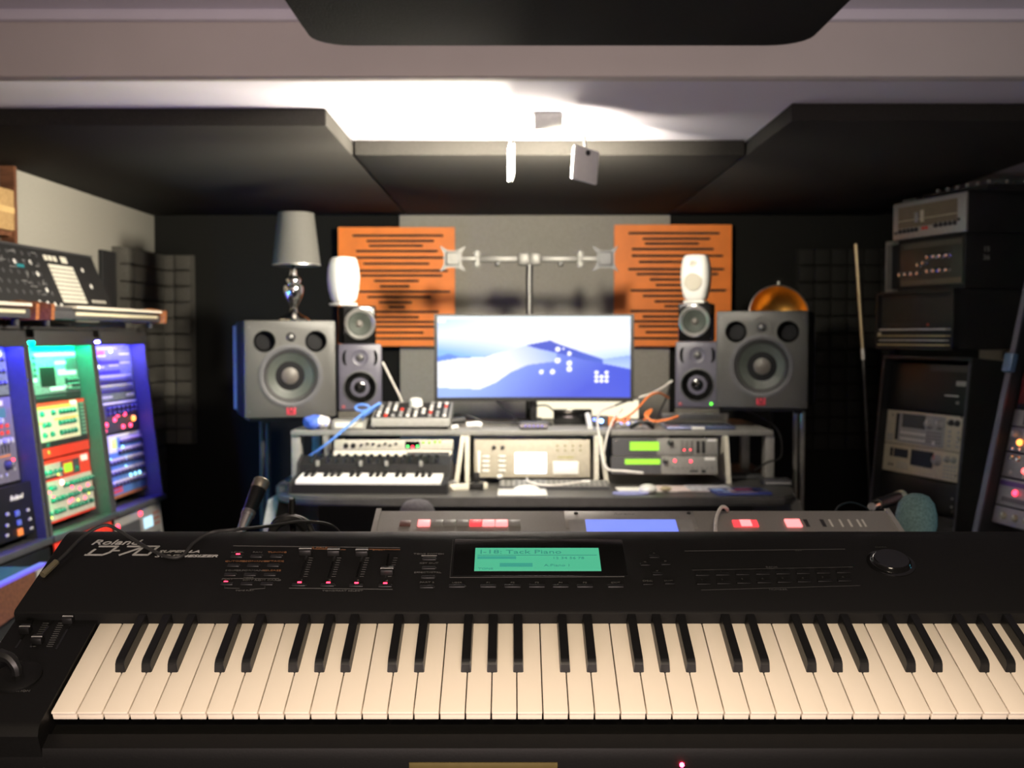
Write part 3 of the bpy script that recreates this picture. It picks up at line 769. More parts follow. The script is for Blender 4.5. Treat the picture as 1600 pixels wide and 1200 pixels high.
def white_speaker(label, M):
    r = thing('mini_monitor', label, 'speaker', M)
    b = MB(); n = 24; prof = [(.0, .66), (.012, .80), (.05, .95), (.09, 1.0), (.13, .96), (.162, .84), (.172, .70), (.175, .40)]
    rings = []
    for (z, s) in prof:
        P = []
        for k in range(n):
            a = 2 * math.pi * k / n; ca, sa = math.cos(a), math.sin(a)
            P.append(b.bm.verts.new((math.copysign(abs(ca) ** .55, ca) * .057 * s, math.copysign(abs(sa) ** .6, sa) * .050 * s + .05, z)))
        rings.append(P)
    for A, B in zip(rings, rings[1:]):
        for k in range(n): b.bm.faces.new((A[k], A[(k + 1) % n], B[(k + 1) % n], B[k]))
    b.bm.faces.new(rings[0][::-1]); b.bm.faces.new(rings[-1])
    b.build('cabinet', M_WHITEP, r, (0, 0, .014))
    b = MB(); b.lathe([(.036, 0), (.034, .004), (0, .005)], T((0, .0035, .068 + .014)) @ FACE, 32); b.build('woofer_grille', mat('pale_grille', (.50, .46, .38), .7, noise=.2, scale=900), r)
    b = MB(); b.lathe([(.015, 0), (.014, .005), (.009, .002), (.005, .004), (0, .005)], T((0, .005, .135 + .014)) @ FACE, 28); b.build('tweeter', mat('pale_dome', (.55, .52, .45), .5), r)
    b = MB(); b.b2(-.042, .042, .015, .09, 0, .010, 0, .004); b.b2(-.03, .03, .035, .07, .008, .024, 0, .003); b.build('table_stand', M_WHITEP, r)
ML = W(563, 642, 4.30); MR = W(1089, 638, 4.30)
SHELF_Z = W(800, 672, 4.05).z
for M_, rz, pre, lab in ((ML, 10, 'lamp-side', 'lamp'), (MR, -10, 'gold-dish-side', 'dish')):
    other = 'the lamp-side' if lab == 'lamp' else 'the dish-side'
    base = T(M_) @ RZ(R(rz))
    pd = thing('speaker_pad', f'black foam pad under the slate grey speaker on {other} of the desk shelf', 'speaker pad', T((M_.x, M_.y, SHELF_Z)) @ RZ(R(rz)))
    b = MB(); b.b2(-.085, .085, .005, .19, 0.001, M_.z - SHELF_Z - .001, 0, .004); b.build('pad_block', M_FOAM, pd)
    mid_speaker(f'slate grey speaker under the black cube, {"no light lit, nearest the mixer" if lab == "lamp" else "green power light on, behind the laptop"}', base, lab == 'dish')
    c2 = base @ T((0.0 if lab == 'lamp' else -.012, .005, .259)) @ RZ(R(6 if lab == 'lamp' else -6))
    cube_speaker(f'glossy black cube speaker with silver driver ring on {other} stack', c2)
    w2 = c2 @ T((-.028 if lab == 'lamp' else -.010, .02, .1475)) @ RZ(R(30 if lab == 'lamp' else -8))
    white_speaker(f'small white egg-shaped speaker standing on the black cube, {other} stack', w2)

# ------------------------------------------------------------------ table lamp
lp = BL + (RZ(R(19)) @ Vector((0, .15, .361)))
lp = Vector((W(459, 497, lp.y).x, lp.y, lp.z))
r = thing('table_lamp', 'silver baluster table lamp with grey tapered shade on the large speaker', 'lamp', T(lp))
s = lp.y / FPX
b = MB(); b.lathe([(0, 0), (.058, 0), (.058, .006), (.050, .012), (.030, .022), (.016, .034), (.012, .048), (.016, .058), (.026, .078), (.036, .104), (.039, .122), (.034, .134), (.022, .140), (.028, .146), (.029, .156), (.024, .165), (.014, .172), (.010, .200), (0, .2)], None, 36)
b.build('base', M_CHROME, r)
sz0 = W(459, 415, lp.y).z - lp.z; sz1 = W(465, 333, lp.y).z - lp.z
b = MB(); r0, r1 = 37 * s, 27.5 * s
b.lathe([(r0, sz0), (r1, sz1), (r1 - .002, sz1), (r0 - .002, sz0), (r0, sz0)], T((.012, 0, 0)), 40); b.build('lamp_shade', M_SHADE, r)
b = MB(); b.lathe([(r0 + .001, sz0), (r0 + .001, sz0 + .004), (r0 - .003, sz0 + .004), (r0 - .003, sz0), (r0 + .001, sz0)], T((.012, 0, 0)), 40); b.build('shade_trim', M_STEEL, r)
b = MB(); b.cyl((0, 0, .198), (.012, 0, sz1 - .02), .006); b.build('lamp_socket', M_BLACK, r)
# ------------------------------------------------------------------ gold dish
gd = W(1217, 491, 4.62); g = 46 * 4.62 / FPX
r = thing('dish_lamp', 'polished gold dish lamp on a black floor pole behind the large speaker', 'lamp', T((gd.x, gd.y, 0)))
GT = T((0, 0, gd.z)) @ RX(R(-14))
b = MB(); b.lathe([(g, 0), (g * .96, -.02), (g * .80, -.055), (g * .5, -.082), (g * .2, -.094), (0, -.096)], GT @ FACE, 48)
b.lathe([(g * .99, -.003), (g * .82, -.058), (g * .5, -.085), (0, -.099)], GT @ FACE, 48, 0)
b.build('dish', M_GOLD, r)
b = MB(); b.lathe([(g - .001, .003), (g + .003, .002), (g + .003, -.004), (g - .001, -.004), (g - .001, .003)], GT @ FACE, 48); b.build('rim', M_STEEL, r)
b = MB(); b.cyl((-.002, 0, gd.z + g), (-.002, 0, gd.z + g + .012), .004); b.build('rim_knob', M_STEEL, r)
b = MB(); b.tube([(0, .098, gd.z), (0, .12, gd.z - .05), (0, .12, .02)], .009); b.build('pole', M_BLACK_MATT, r)
b = MB(); b.lathe([(0, 0), (.13, 0), (.13, .012), (.02, .02), (0, .02)], T((0, .12, 0)), 32); b.build('foot', M_BLACK_MATT, r)

# ================================================================== workstation desk
DZ = W(800, 777, 3.66).z
SY0, SY1 = 4.03, 4.60
dk = thing('studio_desk', 'dark studio desk with raised gear shelf and rounded front corners', 'desk', T((0.07, 4.1, 0)))
D0 = Vector((0.07, 4.1, 0))
def dpt(px, py, Y): return W(px, py, Y) - D0
xl = W(440, 777, 3.66).x - .07; xr = W(1248, 768, 3.66).x - .07
P = [(xl - .09, -.10), (xl - .04, -.32), (xl + .02, -.40), (xl + .12, -.44), (xl + .5, -.445), (xr - .5, -.445), (xr - .12, -.44), (xr - .04, -.42), (xr + .01, -.36), (xr + .06, -.10), (xr + .06, .55), (xl - .09, .55)]
b = MB(); b.prism(P, DZ - .03, DZ, 'z'); bmesh.ops.bevel(b.bm, geom=[e for e in b.bm.edges if abs(e.verts[0].co.z - e.verts[1].co.z) < 1e-6], offset=.008, segments=3, affect='EDGES'); b.build('desktop', M_DESK, dk)
for nm, x in (('side_panel', xl - .06), ('side_panel', xr + .02)):
    b = MB(); b.prism([(-.34, 0), (.52, 0), (.52, DZ - .03), (-.30, DZ - .03), (-.38, DZ - .10)], x - .015, x + .02, 'x'); b.build(nm, M_DESKEDGE, dk)
b = MB(); b.b2(xl, xr, .25, .27, .25, DZ - .03); b.build('modesty_panel', M_BLACK_MATT, dk)
# raised shelf
sx0 = W(456, 690, 4.05).x - .07; sx1 = W(1207, 672, 4.05).x - .07
zs = SHELF_Z
b = MB(); b.b2(sx0, sx1, SY0 - 4.1, SY1 - 4.1, zs - .019, zs, 0, .004); b.build('gear_shelf', M_DESKEDGE, dk)
for px in (463, 1202):
    x = W(px, 700, 4.05).x - .07
    b = MB(); b.b2(x - .016, x + .016, -.06, .0, DZ, zs - .019, 0, .002); b.build('shelf_post', M_DESKEDGE, dk)
    b = MB(); b.b2(x - .016, x + .016, .36, .40, DZ, zs - .019, 0, .002); b.build('shelf_post', M_DESKEDGE, dk)
for px in (512, 718, 730, 932, 943, 1137):
    x = W(px, 700, 4.0).x - .07; lean = {512: .01, 718: -.012, 730: 0.0, 932: 0, 943: .012, 1137: .006}[px]
    b = MB(); b.prism([(x - .008 - lean, zs - .0192), (x + .008 - lean, zs - .0192), (x + .008 + lean, DZ), (x - .008 + lean, DZ)], -.10, .3, 'y')
    b.build('bay_divider', M_DESKEDGE if px == 512 else M_PALE, dk)
# ------------------------------------------------------------------ gear in the desk bays
def bay_unit(name, label, cat, pxl, pxr, pyt, pyb, Y, depth=.14, lean=6, face=M_DGREY, group=None, fdepth=.006):
    a = W(pxl, pyb, Y); c = W(pxr, pyb, Y); t = W(pxl, pyt, Y)
    w = c.x - a.x; h = t.z - a.z
    M = T(a) @ RX(R(-lean))
    r = thing(name, label, cat, M, group=group)
    b = MB(); b.b2(.004, w - .004, fdepth, depth, .002, h - .002); b.build('chassis', M_BLACK_MATT, r)
    b = MB(); b.b2(0, w, 0, fdepth, 0, h, 0, .0015); f = b.build('faceplate', face, r)
    return r, w, h
Yb = 3.97
r, w, h = bay_unit('audio_interface', 'pale audio interface with small knobs and green meters, under the mixer', 'audio gear', 522, 708, 687, 703, Yb, face=mat('interface_face', (.44, .42, .36), .5))
knobs(r, [(w * .23, h * .5), (w * .28, h * .6), (w * .33, h * .6), (w * .38, h * .45), (w * .43, h * .62), (w * .47, h * .45), (w * .52, h * .62)], .0055, M_BLACK)
lamps(r, [(w * .10, h * .4), (w * .16, h * .4)], .010, M_BLACK, 'input_socket', .004)
screen(r, w * .60, w * .72, h * .2, h * .85, M_BLACK_GLOSS)
lamps(r, [(w * .62, h * .35), (w * .70, h * .35)], .004, G_GREEN); lamps(r, [(w * .66, h * .3)], .004, G_RED); lamps(r, [(w * .75, h * .75), (w * .80, h * .78), (w * .85, h * .8), (w * .89, h * .8)], .005, G_LCDYG)
r, w, h = bay_unit('rack_unit', 'bright cream blank-faced unit between audio interface and green unit', 'audio gear', 521, 706, 704, 719, Yb - .01, face=M_PALE)
b = MB(); b.b2(w * .62, w * .98, -.001, .001, h * .15, h * .85); b.build('dark_panel', M_DGREY, r)
r, w, h = bay_unit('rack_unit', 'green-faced rack unit with dark knobs behind the small keyboard', 'audio gear', 521, 704, 720, 737, Yb - .02, face=M_GREENFACE)
knobs(r, grid(w * .55, w * .97, 6, h * .5, h * .5, 1), .006, M_BLACK)
b = MB(); b.b2(w * .45, w * .9, -.0008, .001, h * .62, h * .72); b.build('printed_stripe', mat('pale_green', (.35, .65, .45), .5), r)
# pale sampler in the middle bay
r, w, h = bay_unit('desktop_sampler', 'pale glaring sampler with large white screen in the middle desk bay', 'sampler', 741, 922, 687, 746, 3.99, lean=8, face=mat('sampler_face', (.42, .38, .30), .5))
screen(r, w * .35, w * .625, h * .10, h * .66, G_LCDWHITE, 'screen')
buttons(r, grid(w * .10, w * .24, 2, h * .18, h * .55, 4), .025, .008, M_WHITEP)
buttons(r, grid(w * .72, w * .92, 4, h * .72, h * .84, 2), .006, .006, mat('olive_key', (.25, .24, .10), .5))
b = MB(); b.b2(w * .68, w * .90, -.004, .001, h * .08, h * .42, 0, .002); b.build('disk_drive', M_WHITEP, r)
b = MB(); b.b2(w * .72, w * .86, -.0012, .001, h * .52, h * .545); b.build('printed_line', mat('olive_ink', (.35, .33, .08), .5), r)
knobs(r, [(w * .17, h * .80), (w * .245, h * .80)], .0075, M_BLACK, m2=M_WHITEP)
b = MB(); b.b2(w * .03, w * .05, -.003, .001, h * .12, h * .7, 0, .001); b.build('fader', M_WHITEP, r)
# black sound modules in the right bay
r, w, h = bay_unit('sound_module', 'black rack sound module with tall green display, upper unit below the laptop', 'sound module', 957, 1122, 685, 712, Yb, face=M_GREYFACE)
b = MB(); b.b2(0, w * .42, -.0012, .001, 0.001, h - .001); b.build('dark_panel', M_DGREY, r)
screen(r, w * .165, w * .44, h * .30, h * .80, G_LCDYG)
knobs(r, [(w * .55, h * .75)], .011, M_BLACK, m2=M_WHITEP)
buttons(r, grid(w * .66, w * .75, 3, h * .15, h * .82, 5), .010, .0025, M_DARKSTEEL); lamps(r, [(w * .68, h * .33), (w * .74, h * .33)], .0025, G_RED)
for u in (.81, .86):
    b = MB(); b.b2(w * u - .006, w * u + .006, -.003, .001, h * .15, h * .85, 0, .001); b.build('card_slot', M_BLACK, r)
lamps(r, [(w * .04, h * .88)], .004, M_CHROME, 'screw', .002); b = MB(); b.b2(w * .90, w * .985, -.0012, 0, h * .83, h * .95); b.build('name_strip', M_WHITEP, r)
r, w, h = bay_unit('sound_module', 'black rack sound module with long thin green display, lower unit below the laptop', 'sound module', 955, 1121, 713, 741, Yb - .02, face=M_GREYFACE)
b = MB(); b.b2(0, w * .47, -.0012, .001, 0.001, h - .001); b.build('dark_panel', M_DGREY, r)
screen(r, w * .13, w * .46, h * .55, h * .84, G_LCDYG)
knobs(r, [(w * .51, h * .72)], .010, M_BLACK, m2=M_WHITEP)
lamps(r, [(w * .60, h * .75), (w * .75, h * .72)], .004, G_RED); buttons(r, grid(w * .58, w * .95, 9, h * .35, h * .35, 1), .005, .003, M_DARKSTEEL)
b = MB(); b.b2(w * .88, w * .98, -.0012, 0, h * .78, h * .93); b.build('name_strip', M_WHITEP, r); b = MB(); b.b2(w * .74, w * .82, -.0012, 0, h * .12, h * .22); b.b2(w * .85, w * .89, -.0012, 0, h * .08, h * .24); b.build('printed_marks', M_BLACK, r)

# ------------------------------------------------------------------ wide curved screen with its stand
ms = thing('wide_monitor', 'wide curved computer screen showing a blue dune picture', 'monitor', T((W(834, 660, 4.30).x, 4.30, SHELF_Z)))
O = Vector((W(834, 660, 4.30).x, 4.30, SHELF_Z))
mw = (989 - 679) / FPX * 4.30; zt = W(834, 491, 4.30).z - O.z; zb_ = W(834, 627, 4.30).z - O.z
RC = 2.4
def curve_slab(w, z0, z1, yf, yb, m, name, parent, nx=28):
    b = MB(); A = []
    for i in range(nx + 1):
        x = -w / 2 + w * i / nx; dy = -(x * x) / (2 * RC)
        A.append([b.bm.verts.new((x, y + dy, z)) for (y, z) in ((yf, z0), (yf, z1), (yb, z1), (yb, z0))])
    for p, q in zip(A, A[1:]):
        for k in range(4): b.bm.faces.new((p[k], p[(k + 1) % 4], q[(k + 1) % 4], q[k]))
    b.bm.faces.new(A[0]); b.bm.faces.new(A[-1][::-1])
    return b.build(name, m, parent)
curve_slab(mw, zb_, zt, 0, .03, M_BLACK, 'frame', ms)
# the picture on the screen: sky, dunes, desktop icons
nx, nz = 230, 96
m = bpy.data.materials.new('screen_picture'); m.use_nodes = True; nt = m.node_tree
bs = nt.nodes['Principled BSDF']; bs.inputs['Base Color'].default_value = (.01, .01, .01, 1); bs.inputs['Roughness'].default_value = .3
an = nt.nodes.new('ShaderNodeAttribute'); an.attribute_name = 'picture'; nt.links.new(an.outputs['Color'], bs.inputs['Emission Color']); bs.inputs['Emission Strength'].default_value = 1.12
def lerp(a, b, t): t = max(0, min(1, t)); return tuple(p + (q - p) * t for p, q in zip(a, b))
def poly(u, pts):
    for (a, b) in zip(pts, pts[1:]):
        if a[0] <= u <= b[0]: return a[1] + (b[1] - a[1]) * (u - a[0]) / (b[0] - a[0])
    return pts[0][1] if u < pts[0][0] else pts[-1][1]
ICON = [(.625, .595, .014), (.655, .60, .005), (.685, .54, .012), (.625, .455, .016), (.685, .42, .015), (.685, .35, .015), (.54, .315, .013), (.597, .315, .014)] + [(.826 + .026 * i, .20 + .055 * j, .0105) for i in range(3) for j in range(3) if not (i == 1 and j == 2)]
def picture(u, v):
    if v > .965: c = (.80, .92, 1.0); return c
    for (a, bb) in ((.02, .94), (.645, .935), (.70, .94), (.74, .935), (.78, .932), (.915, .94), (.965, .94)):
        if abs(u - a) < .022 and abs(v - bb) < .022: return (1, 1, 1)
    for (a, bb, s_) in ICON:
        if (u - a) ** 2 + ((v - bb) * .42) ** 2 < s_ ** 2 * .8: return (1.2, 1.2, 1.2)
    sky = (1.0, 1.02, 1.08)
    t = max((v - .70) * 2.6 * (1 - u * 2.2), (v - .80) * 3.0 * (u - .62) * 2.2, (v - .88) * 5.0)
    if t > 0: sky = lerp(sky, (.16, .46, 1.0), min(t, .9))
    ridge = poly(u, [(0, .50), (.06, .54), (.13, .49), (.24, .50), (.40, .60), (.48, .655), (.585, .705), (.63, .66), (.75, .56), (.86, .47), (.94, .50), (1.0, .52)])
    if v > ridge: return sky
    left = poly(u, [(0, .44), (.10, .48), (.25, .50), (.44, .655), (.52, .60), (.62, .55), (.75, .47), (1.0, .35)])
    if u < .13 and v > left: return (.12, .27, .95)
    if v > left: return lerp((.03, .07, .60), (.20, .36, 1.0), (u - .6) * .8) if u < .86 else lerp((.45, .6, 1.0), (.18, .32, .95), (v - .40) * 6)
    shade = poly(u, [(0, .12), (.22, .10), (.30, .18), (.38, .31), (.47, .40), (.60, .44), (.80, .30), (1.0, .33)])
    if v < shade or u > .62:
        return lerp((.34, .50, 1.0), (.045, .085, .72), (u - .12) * 1.35 + (shade - v) * .6)
    return lerp((1.0, 1.02, 1.1), (.20, .36, 1.0), (u - .30) * 2.4 + (v - .45) * .8)
b = MB(); sw, s0, s1 = mw - .026, zb_ + .016, zt - .008
V = [[b.bm.verts.new((-sw / 2 + sw * i / nx, -.0008 - (-sw / 2 + sw * i / nx) ** 2 / (2 * RC), s0 + (s1 - s0) * j / nz)) for i in range(nx + 1)] for j in range(nz + 1)]
for j in range(nz):
    for i in range(nx): b.bm.faces.new((V[j][i], V[j][i + 1], V[j + 1][i + 1], V[j + 1][i]))
me = b.mesh('screen', m)
ca = me.color_attributes.new('picture', 'FLOAT_COLOR', 'POINT')
flat = []
for j in range(nz + 1):
    for i in range(nx + 1): flat += [*picture(i / nx, j / nz), 1.0]
ca.data.foreach_set('color', flat)
put('screen', me, ms)
b = MB(); b.b2(-.014, .010, .036, .054, .004, zb_ + .10, 0, .003); b.build('stand_neck', M_BLACK, ms)
b = MB(); b.b2(-.07, .07, -.04, .11, .001, .009, 0, .003); b.build('stand_foot', M_BLACK, ms)

# ------------------------------------------------------------------ twin-screen arm behind it, without screens
YA = 4.60
A0 = Vector((W(827, 600, YA).x, YA, SHELF_Z - .178 if False else SHELF_Z))
A0 = Vector((W(827, 600, 4.50).x, 4.50, SHELF_Z))
YA = 4.50
r = thing('monitor_arm', 'empty twin monitor arm of grey metal standing behind the wide screen', 'monitor arm', T(A0))
q = lambda x, y, d=0.: W(x, y, YA + d) - A0
zt_ = q(827, 396).z
b = MB(); b.cyl((0, 0, 0.002), (0, 0, zt_), .014, seg=20); b.build('pole', M_BLACK_MATT, r)
b = MB(); b.b2(-.003, .003, -.0155, -.012, .05, zt_ - .01, 0); b.build('pole_stripe', M_GREYFACE, r)
b = MB(); b.b2(-.05, .05, -.045, .03, .001, .012, 0, .003); b.build('clamp', M_BLACK, r)
M_ARM = mat('arm_grey', (.10, .097, .09), .45, metal=.3)
for s, e1, e2, pl, mm in ((-1, 745, 727, 708, mat('plate_grey', (.20, .195, .18), .5)), (1, 907, 926, 945, M_DGREY)):
    za = q(800, 405).z
    xs = q(827 + s * 18, 405).x; x1 = q(e1, 405).x; x2 = q(e2, 405).x; x3 = q(pl, 405).x
    b = MB(); b.b2(min(0, xs), max(0, xs), -.02, .02, za - .026, za + .026, 0, .006); b.build('hub', M_ARM, r)
    b = MB(); b.b2(min(xs, x1), max(xs, x1), -.013, .013, za - .013, za + .013, 0, .005); b.build('upper_arm', M_ARM, r)
    b = MB(); b.b2(-.010, .010, -.008, .008, -.012, .012, 0, .003); b.build('cable_clip', M_BLACK, r, ((xs + x1) / 2, 0, za - .018))
    b = MB(); b.cyl((x1, 0, za - .027), (x1, 0, za + .027), .016, seg=20); b.cyl((x1, 0, za - .032), (x1, 0, za + .032), .011, seg=16); b.build('elbow', M_GREYFACE, r)
    b = MB(); b.b2(min(x1, x3), max(x1, x3), -.022, -.008, za - .011, za + .011, 0, .004); b.build('forearm', M_ARM, r)
    b = MB(); h_ = .052
    star = [(-h_, h_), (-h_ * .35, h_ * .62), (h_ * .35, h_ * .62), (h_, h_), (h_ * .68, h_ * .4), (h_ * .68, -h_ * .4), (h_, -h_), (h_ * .35, -h_ * .68), (-h_ * .35, -h_ * .68), (-h_, -h_), (-h_ * .68, -h_ * .4), (-h_ * .68, h_ * .4)]
    b.prism(star, -.032, -.028, 'y'); pm = b.build('mounting_plate', mm, r, (x3, 0, za))
    b = MB(); b.b2(-.027, .027, -.037, -.031, -.027, .027, 0, .002); b.b2(-.022, .022, -.0375, -.0365, -.022, .022, 1); b.build('plate_centre', [M_BLACK, mm], pm)

# ================================================================== small things on the desk and its shelf
# small keyboard at the lamp side
a = W(461, 772, 3.74); c = W(689, 768, 3.74); w = c.x - a.x
ROT = RZ(R(-2.0))
r = thing('mini_keyboard', 'small black synthesizer with glaring white keys on the desktop, below the mixer', 'keyboard', T((a.x, a.y, DZ + .0005)) @ ROT)
b = MB(); b.prism([(0, 0), (0, .030), (.012, .036), (.120, .046), (.132, .085), (.195, .108), (.20, 0)], -.018, w + .018, 'x'); b.build('case', M_BLACK, r)
for x in (-.019, w + .019):
    b = MB(); b.prism([(-.004, 0), (-.004, .036), (.116, .052), (.132, .092), (.202, .114), (.202, 0)], x - .004, x + .004, 'x'); b.build('end_cheek', M_BLACK_MATT, r)
nw = 22; pk = w / nw
km = MB(); km.prism([(.004, .030), (.004, .0405), (.016, .0440), (.116, .0560), (.116, .044)], .0005, pk - .0005, 'x'); km = km.mesh('white_key', M_WHITEP)
kb2 = MB(); kb2.prism([(.060, .046), (.063, .0575), (.116, .0655), (.116, .05)], -pk * .28, pk * .28, 'x'); kb2 = kb2.mesh('black_key', M_EBONY)
for i in range(nw):
    put('white_key', km, r, (i * pk, 0, 0))
    if 'CDEFGAB'[i % 7] not in 'EB' and i < nw - 1: put('black_key', kb2, r, ((i + 1) * pk, 0, 0))
kmz = MB(); kmz.lathe([(.008, 0), (.007, .016), (0, .017)], None, 12); kmz = kmz.mesh('knob', [M_BLACK])
for i in range(16):
    for j in range(2): put('knob', kmz, r, (.03 + (w - .06) * i / 15, .146 + j * .032, .0885 + .0115 * j))
for i in (0, 5, 8, 12): put('slider', button_mesh(.012, .02, .012, M_GREYFACE), r, (.05 + i * .03, .136, .088))
# mixer on the shelf
a = W(580, 667, 4.06); c = W(703, 667, 4.06); w = c.x - a.x
r = thing('mixer', 'small grey mixer with white and red knobs on the shelf, beside the slate speaker', 'mixer', T((a.x, a.y, SHELF_Z + .0005)))
b = MB(); b.prism([(0, .012), (0, .034), (.004, .040), (.21, .088), (.225, .086), (.225, .012)], 0, w, 'x'); b.build('case', M_GREYFACE, r)
b = MB(); b.b2(.01, w - .01, .01, .21, 0, .014); b.build('foot', M_BLACK, r)
nrm = math.atan2(.048, .206)
def onm(x, y): return T((x, y, .040 + (y - .004) * .048 / .206)) @ RX(nrm)
b = MB(); b.box((0, 0, 0), (w - .012, .19, .003)); b.build('control_plate', M_BLACK_MATT, r, M=onm(w / 2, .108))
cols = ['w', 'g', 'w', 'r', 'g', 'w', 'g', 'w', 'k', 'g']
kk = {}
for k_, m_ in (('w', M_WHITEP), ('r', M_RED), ('g', M_GREYCAP), ('k', M_DGREY)):
    q = MB(); q.lathe([(.0072, 0), (.0062, .008), (0, .0085)], None, 12); kk[k_] = q.mesh('knob', m_)
for i in range(10):
    for j in range(5):
        if 3 <= i <= 6 and j >= 3: continue
        put('knob', kk[cols[(i * 3 + j * 2) % 10]], r, M=onm(.022 + (w - .044) * i / 9, .030 + j * .038))
q = MB(); q.lathe([(.026, 0), (.024, .020), (.022, .026), (0, .027)], None, 24); put('level_knob', q.mesh('level_knob', M_WHITEP), r, M=onm(w * .52, .165))
# grey box, cloth and cables left of the mixer
a = W(531, 662, 4.14)
b = MB(); b.box((0, 0, .0175), (.125, .10, .034), 0, .004); b.box((.0, -.0505, .0175), (.10, .001, .02), 1)
tag(b.build('junction_box', [M_GREYFACE, M_OFFWHITE], None, M=T((W(549, 662, 4.14).x, 4.12, SHELF_Z))), 'small grey box on the shelf between blue cloth and mixer', 'box')
b = MB(); b.sphere((0, 0, 0), .05, 0, 28, (1.0, .7, .52)); random.seed(3)
for v in b.bm.verts:
    n_ = math.sin(v.co.x * 120) * math.cos(v.co.y * 95 + v.co.z * 70); v.co *= 1 + .16 * n_ + random.uniform(-.03, .03)
    v.co.z = max(v.co.z, -.0255)
for f in b.bm.faces: f.material_index = 1 if f.calc_center_median().x > .012 and random.random() < .75 else 0
tag(b.build('cloth', [M_BLUECLOTH, M_WHITECABLE], None, M=T((W(499, 660, 4.13).x, 4.085, SHELF_Z + .0262))), 'crumpled blue and white cloth at the end of the desk shelf', 'cloth')
b = MB(); b.tube([W(471, 722, 3.97), W(515, 690, 3.94), W(560, 652, 3.98), W(588, 633, 4.02), W(594, 631, 4.06), W(584, 640, 4.10), W(566, 652, 4.12)], .0045)
tag(b.build('blue_cable', M_BLUECABLE), 'bright blue cable slanting from the small keyboard up to the mixer', 'cable')
b = MB(); P = [W(566 + 11 * math.cos(R(a)), 637 + 5 * math.sin(R(a)), 4.05) for a in range(0, 361, 30)]; b.tube(P, .004)
b.tube([P[3], W(566, 650, 4.08), W(568, 663, 4.1)], .004)
tag(b.build('blue_cable', M_BLUECABLE), 'small loop of blue cable in front of the slate speaker by the mixer', 'cable')
def ctube(name, m, pts, r, label, cat='cable'):
    b = MB(); b.tube([W(*p) for p in pts], r); return tag(b.build(name, m), label, cat)
ctube('black_cable', M_RUBBER, [(572, 662, 4.20), (577, 655, 4.24), (586, 660, 4.3), (592, 655, 4.36)], .004, 'thin black cable beside the grey box on the shelf')
ctube('black_cable', M_RUBBER, [(700, 652, 4.3), (716, 648, 4.25), (735, 651, 4.2), (760, 660, 4.2), (790, 661, 4.2), (815, 662, 4.2)], .005, 'black cable running along the shelf from the mixer to the small hub')
ctube('white_plug', M_WHITEP, [(706, 668, 4.06), (716, 666, 4.06)], .008, 'white cable plug on the shelf beside the mixer', 'plug')
ctube('white_plug', M_WHITEP, [(729, 664, 4.08), (744, 663, 4.08), (753, 664, 4.08)], .011, 'fat white plug on the shelf, second from the mixer', 'plug')
ctube('black_plug', M_BLACK, [(706, 658, 4.2), (727, 656, 4.2)], .014, 'black plug lying behind the white plugs on the shelf', 'plug')
ctube('black_cable', M_RUBBER, [(775, 626, 4.33), (790, 640, 4.3), (803, 650, 4.25), (805, 662, 4.15)], .003, 'black cable hanging from the wide screen behind its neck')
ctube('black_cable', M_RUBBER, [(838, 634, 4.33), (855, 634, 4.36), (868, 645, 4.36)], .003, 'thin black cable from the screen neck to the black box')
# hub, black box, small gear under the screen
def shelf_box(name, label, cat, px, py0, py1, wpx, Y, m, d=.09):
    c = W(px, py1, Y); w_ = wpx / FPX * Y; h_ = (py1 - py0) / FPX * Y
    r = thing(name, label, cat, T((c.x, Y, SHELF_Z + .0005)))
    b = MB(); b.b2(-w_ / 2, w_ / 2, 0, d, 0.002, h_, 0, .003); b.build('case', m, r)
    b = MB(); b.b2(-w_ / 2 + .005, w_ / 2 - .005, .006, d - .006, 0, .003); b.build('foot', M_RUBBER, r)
    return r, w_, h_
r, w, h = shelf_box('usb_hub', 'flat dark hub with violet port lights below the screen', 'hub', 834, 657, 669, 44, 4.055, M_DGREY, .06)
b = MB(); b.b2(-.05, .05, -.001, .001, h * .3, h * .75); b.build('port_row', M_BLACK_GLOSS, r); lamps(r, [(-.03, h * .5), (-.015, h * .5), (0, h * .5), (.015, h * .5), (.03, h * .5)], .004, glow('violet_port', (.12, .08, .8), 1.0))
r, w, h = shelf_box('network_box', 'black slab-shaped box on the shelf behind the hub and right of the screen neck', 'box', 895, 635, 659, 60, 4.28, M_BLACK_GLOSS, .05)
lamps(r, [(w * .52, h * .35)], .006, G_BLUE)
r, w, h = shelf_box('adapter', 'small dark adapter with bright blue light on the shelf', 'adapter', 937, 648, 664, 30, 4.2, M_DGREY, .05); lamps(r, [(.006, h * .55)], .008, glow('blue_bright', (.25, .45, 1.0), 9.0)); lamps(r, [(-.02, h * .7)], .005, G_BLUE)
r, w, h = shelf_box('adapter', 'orange-red adapter on the shelf beside the blue light', 'adapter', 957, 649, 664, 18, 4.2, M_ORANGECABLE, .05)
r, w, h = shelf_box('patch_box', 'pale box with small blue lights under the orange cables', 'box', 990, 657, 668, 58, 4.12, M_SILVER, .08)
lamps(r, [(-.045, h * .8), (-.02, h * .7), (.01, h * .8), (.04, h * .75)], .0055, glow('blue_soft', (.35, .4, 1.0), 3.0)); lamps(r, [(.055, h * .5)], .005, glow('magenta_led', (.9, .1, .6), 3.0))
ctube('white_plug', M_WHITEP, [(918, 648, 4.22), (922, 668, 4.10)], .010, 'white plug standing beside the black box and blue light', 'plug')
r = thing('glare_slab', 'glaring warm white light bar lying on the shelf behind the screen neck and black box', 'lamp', T((W(838, 658, 4.545).x, 4.545, SHELF_Z + .0005)))
b = MB(); b.b2(0, .42, 0, .02, 0, .085, 0, .004); b.build('housing', M_WHITEP, r)
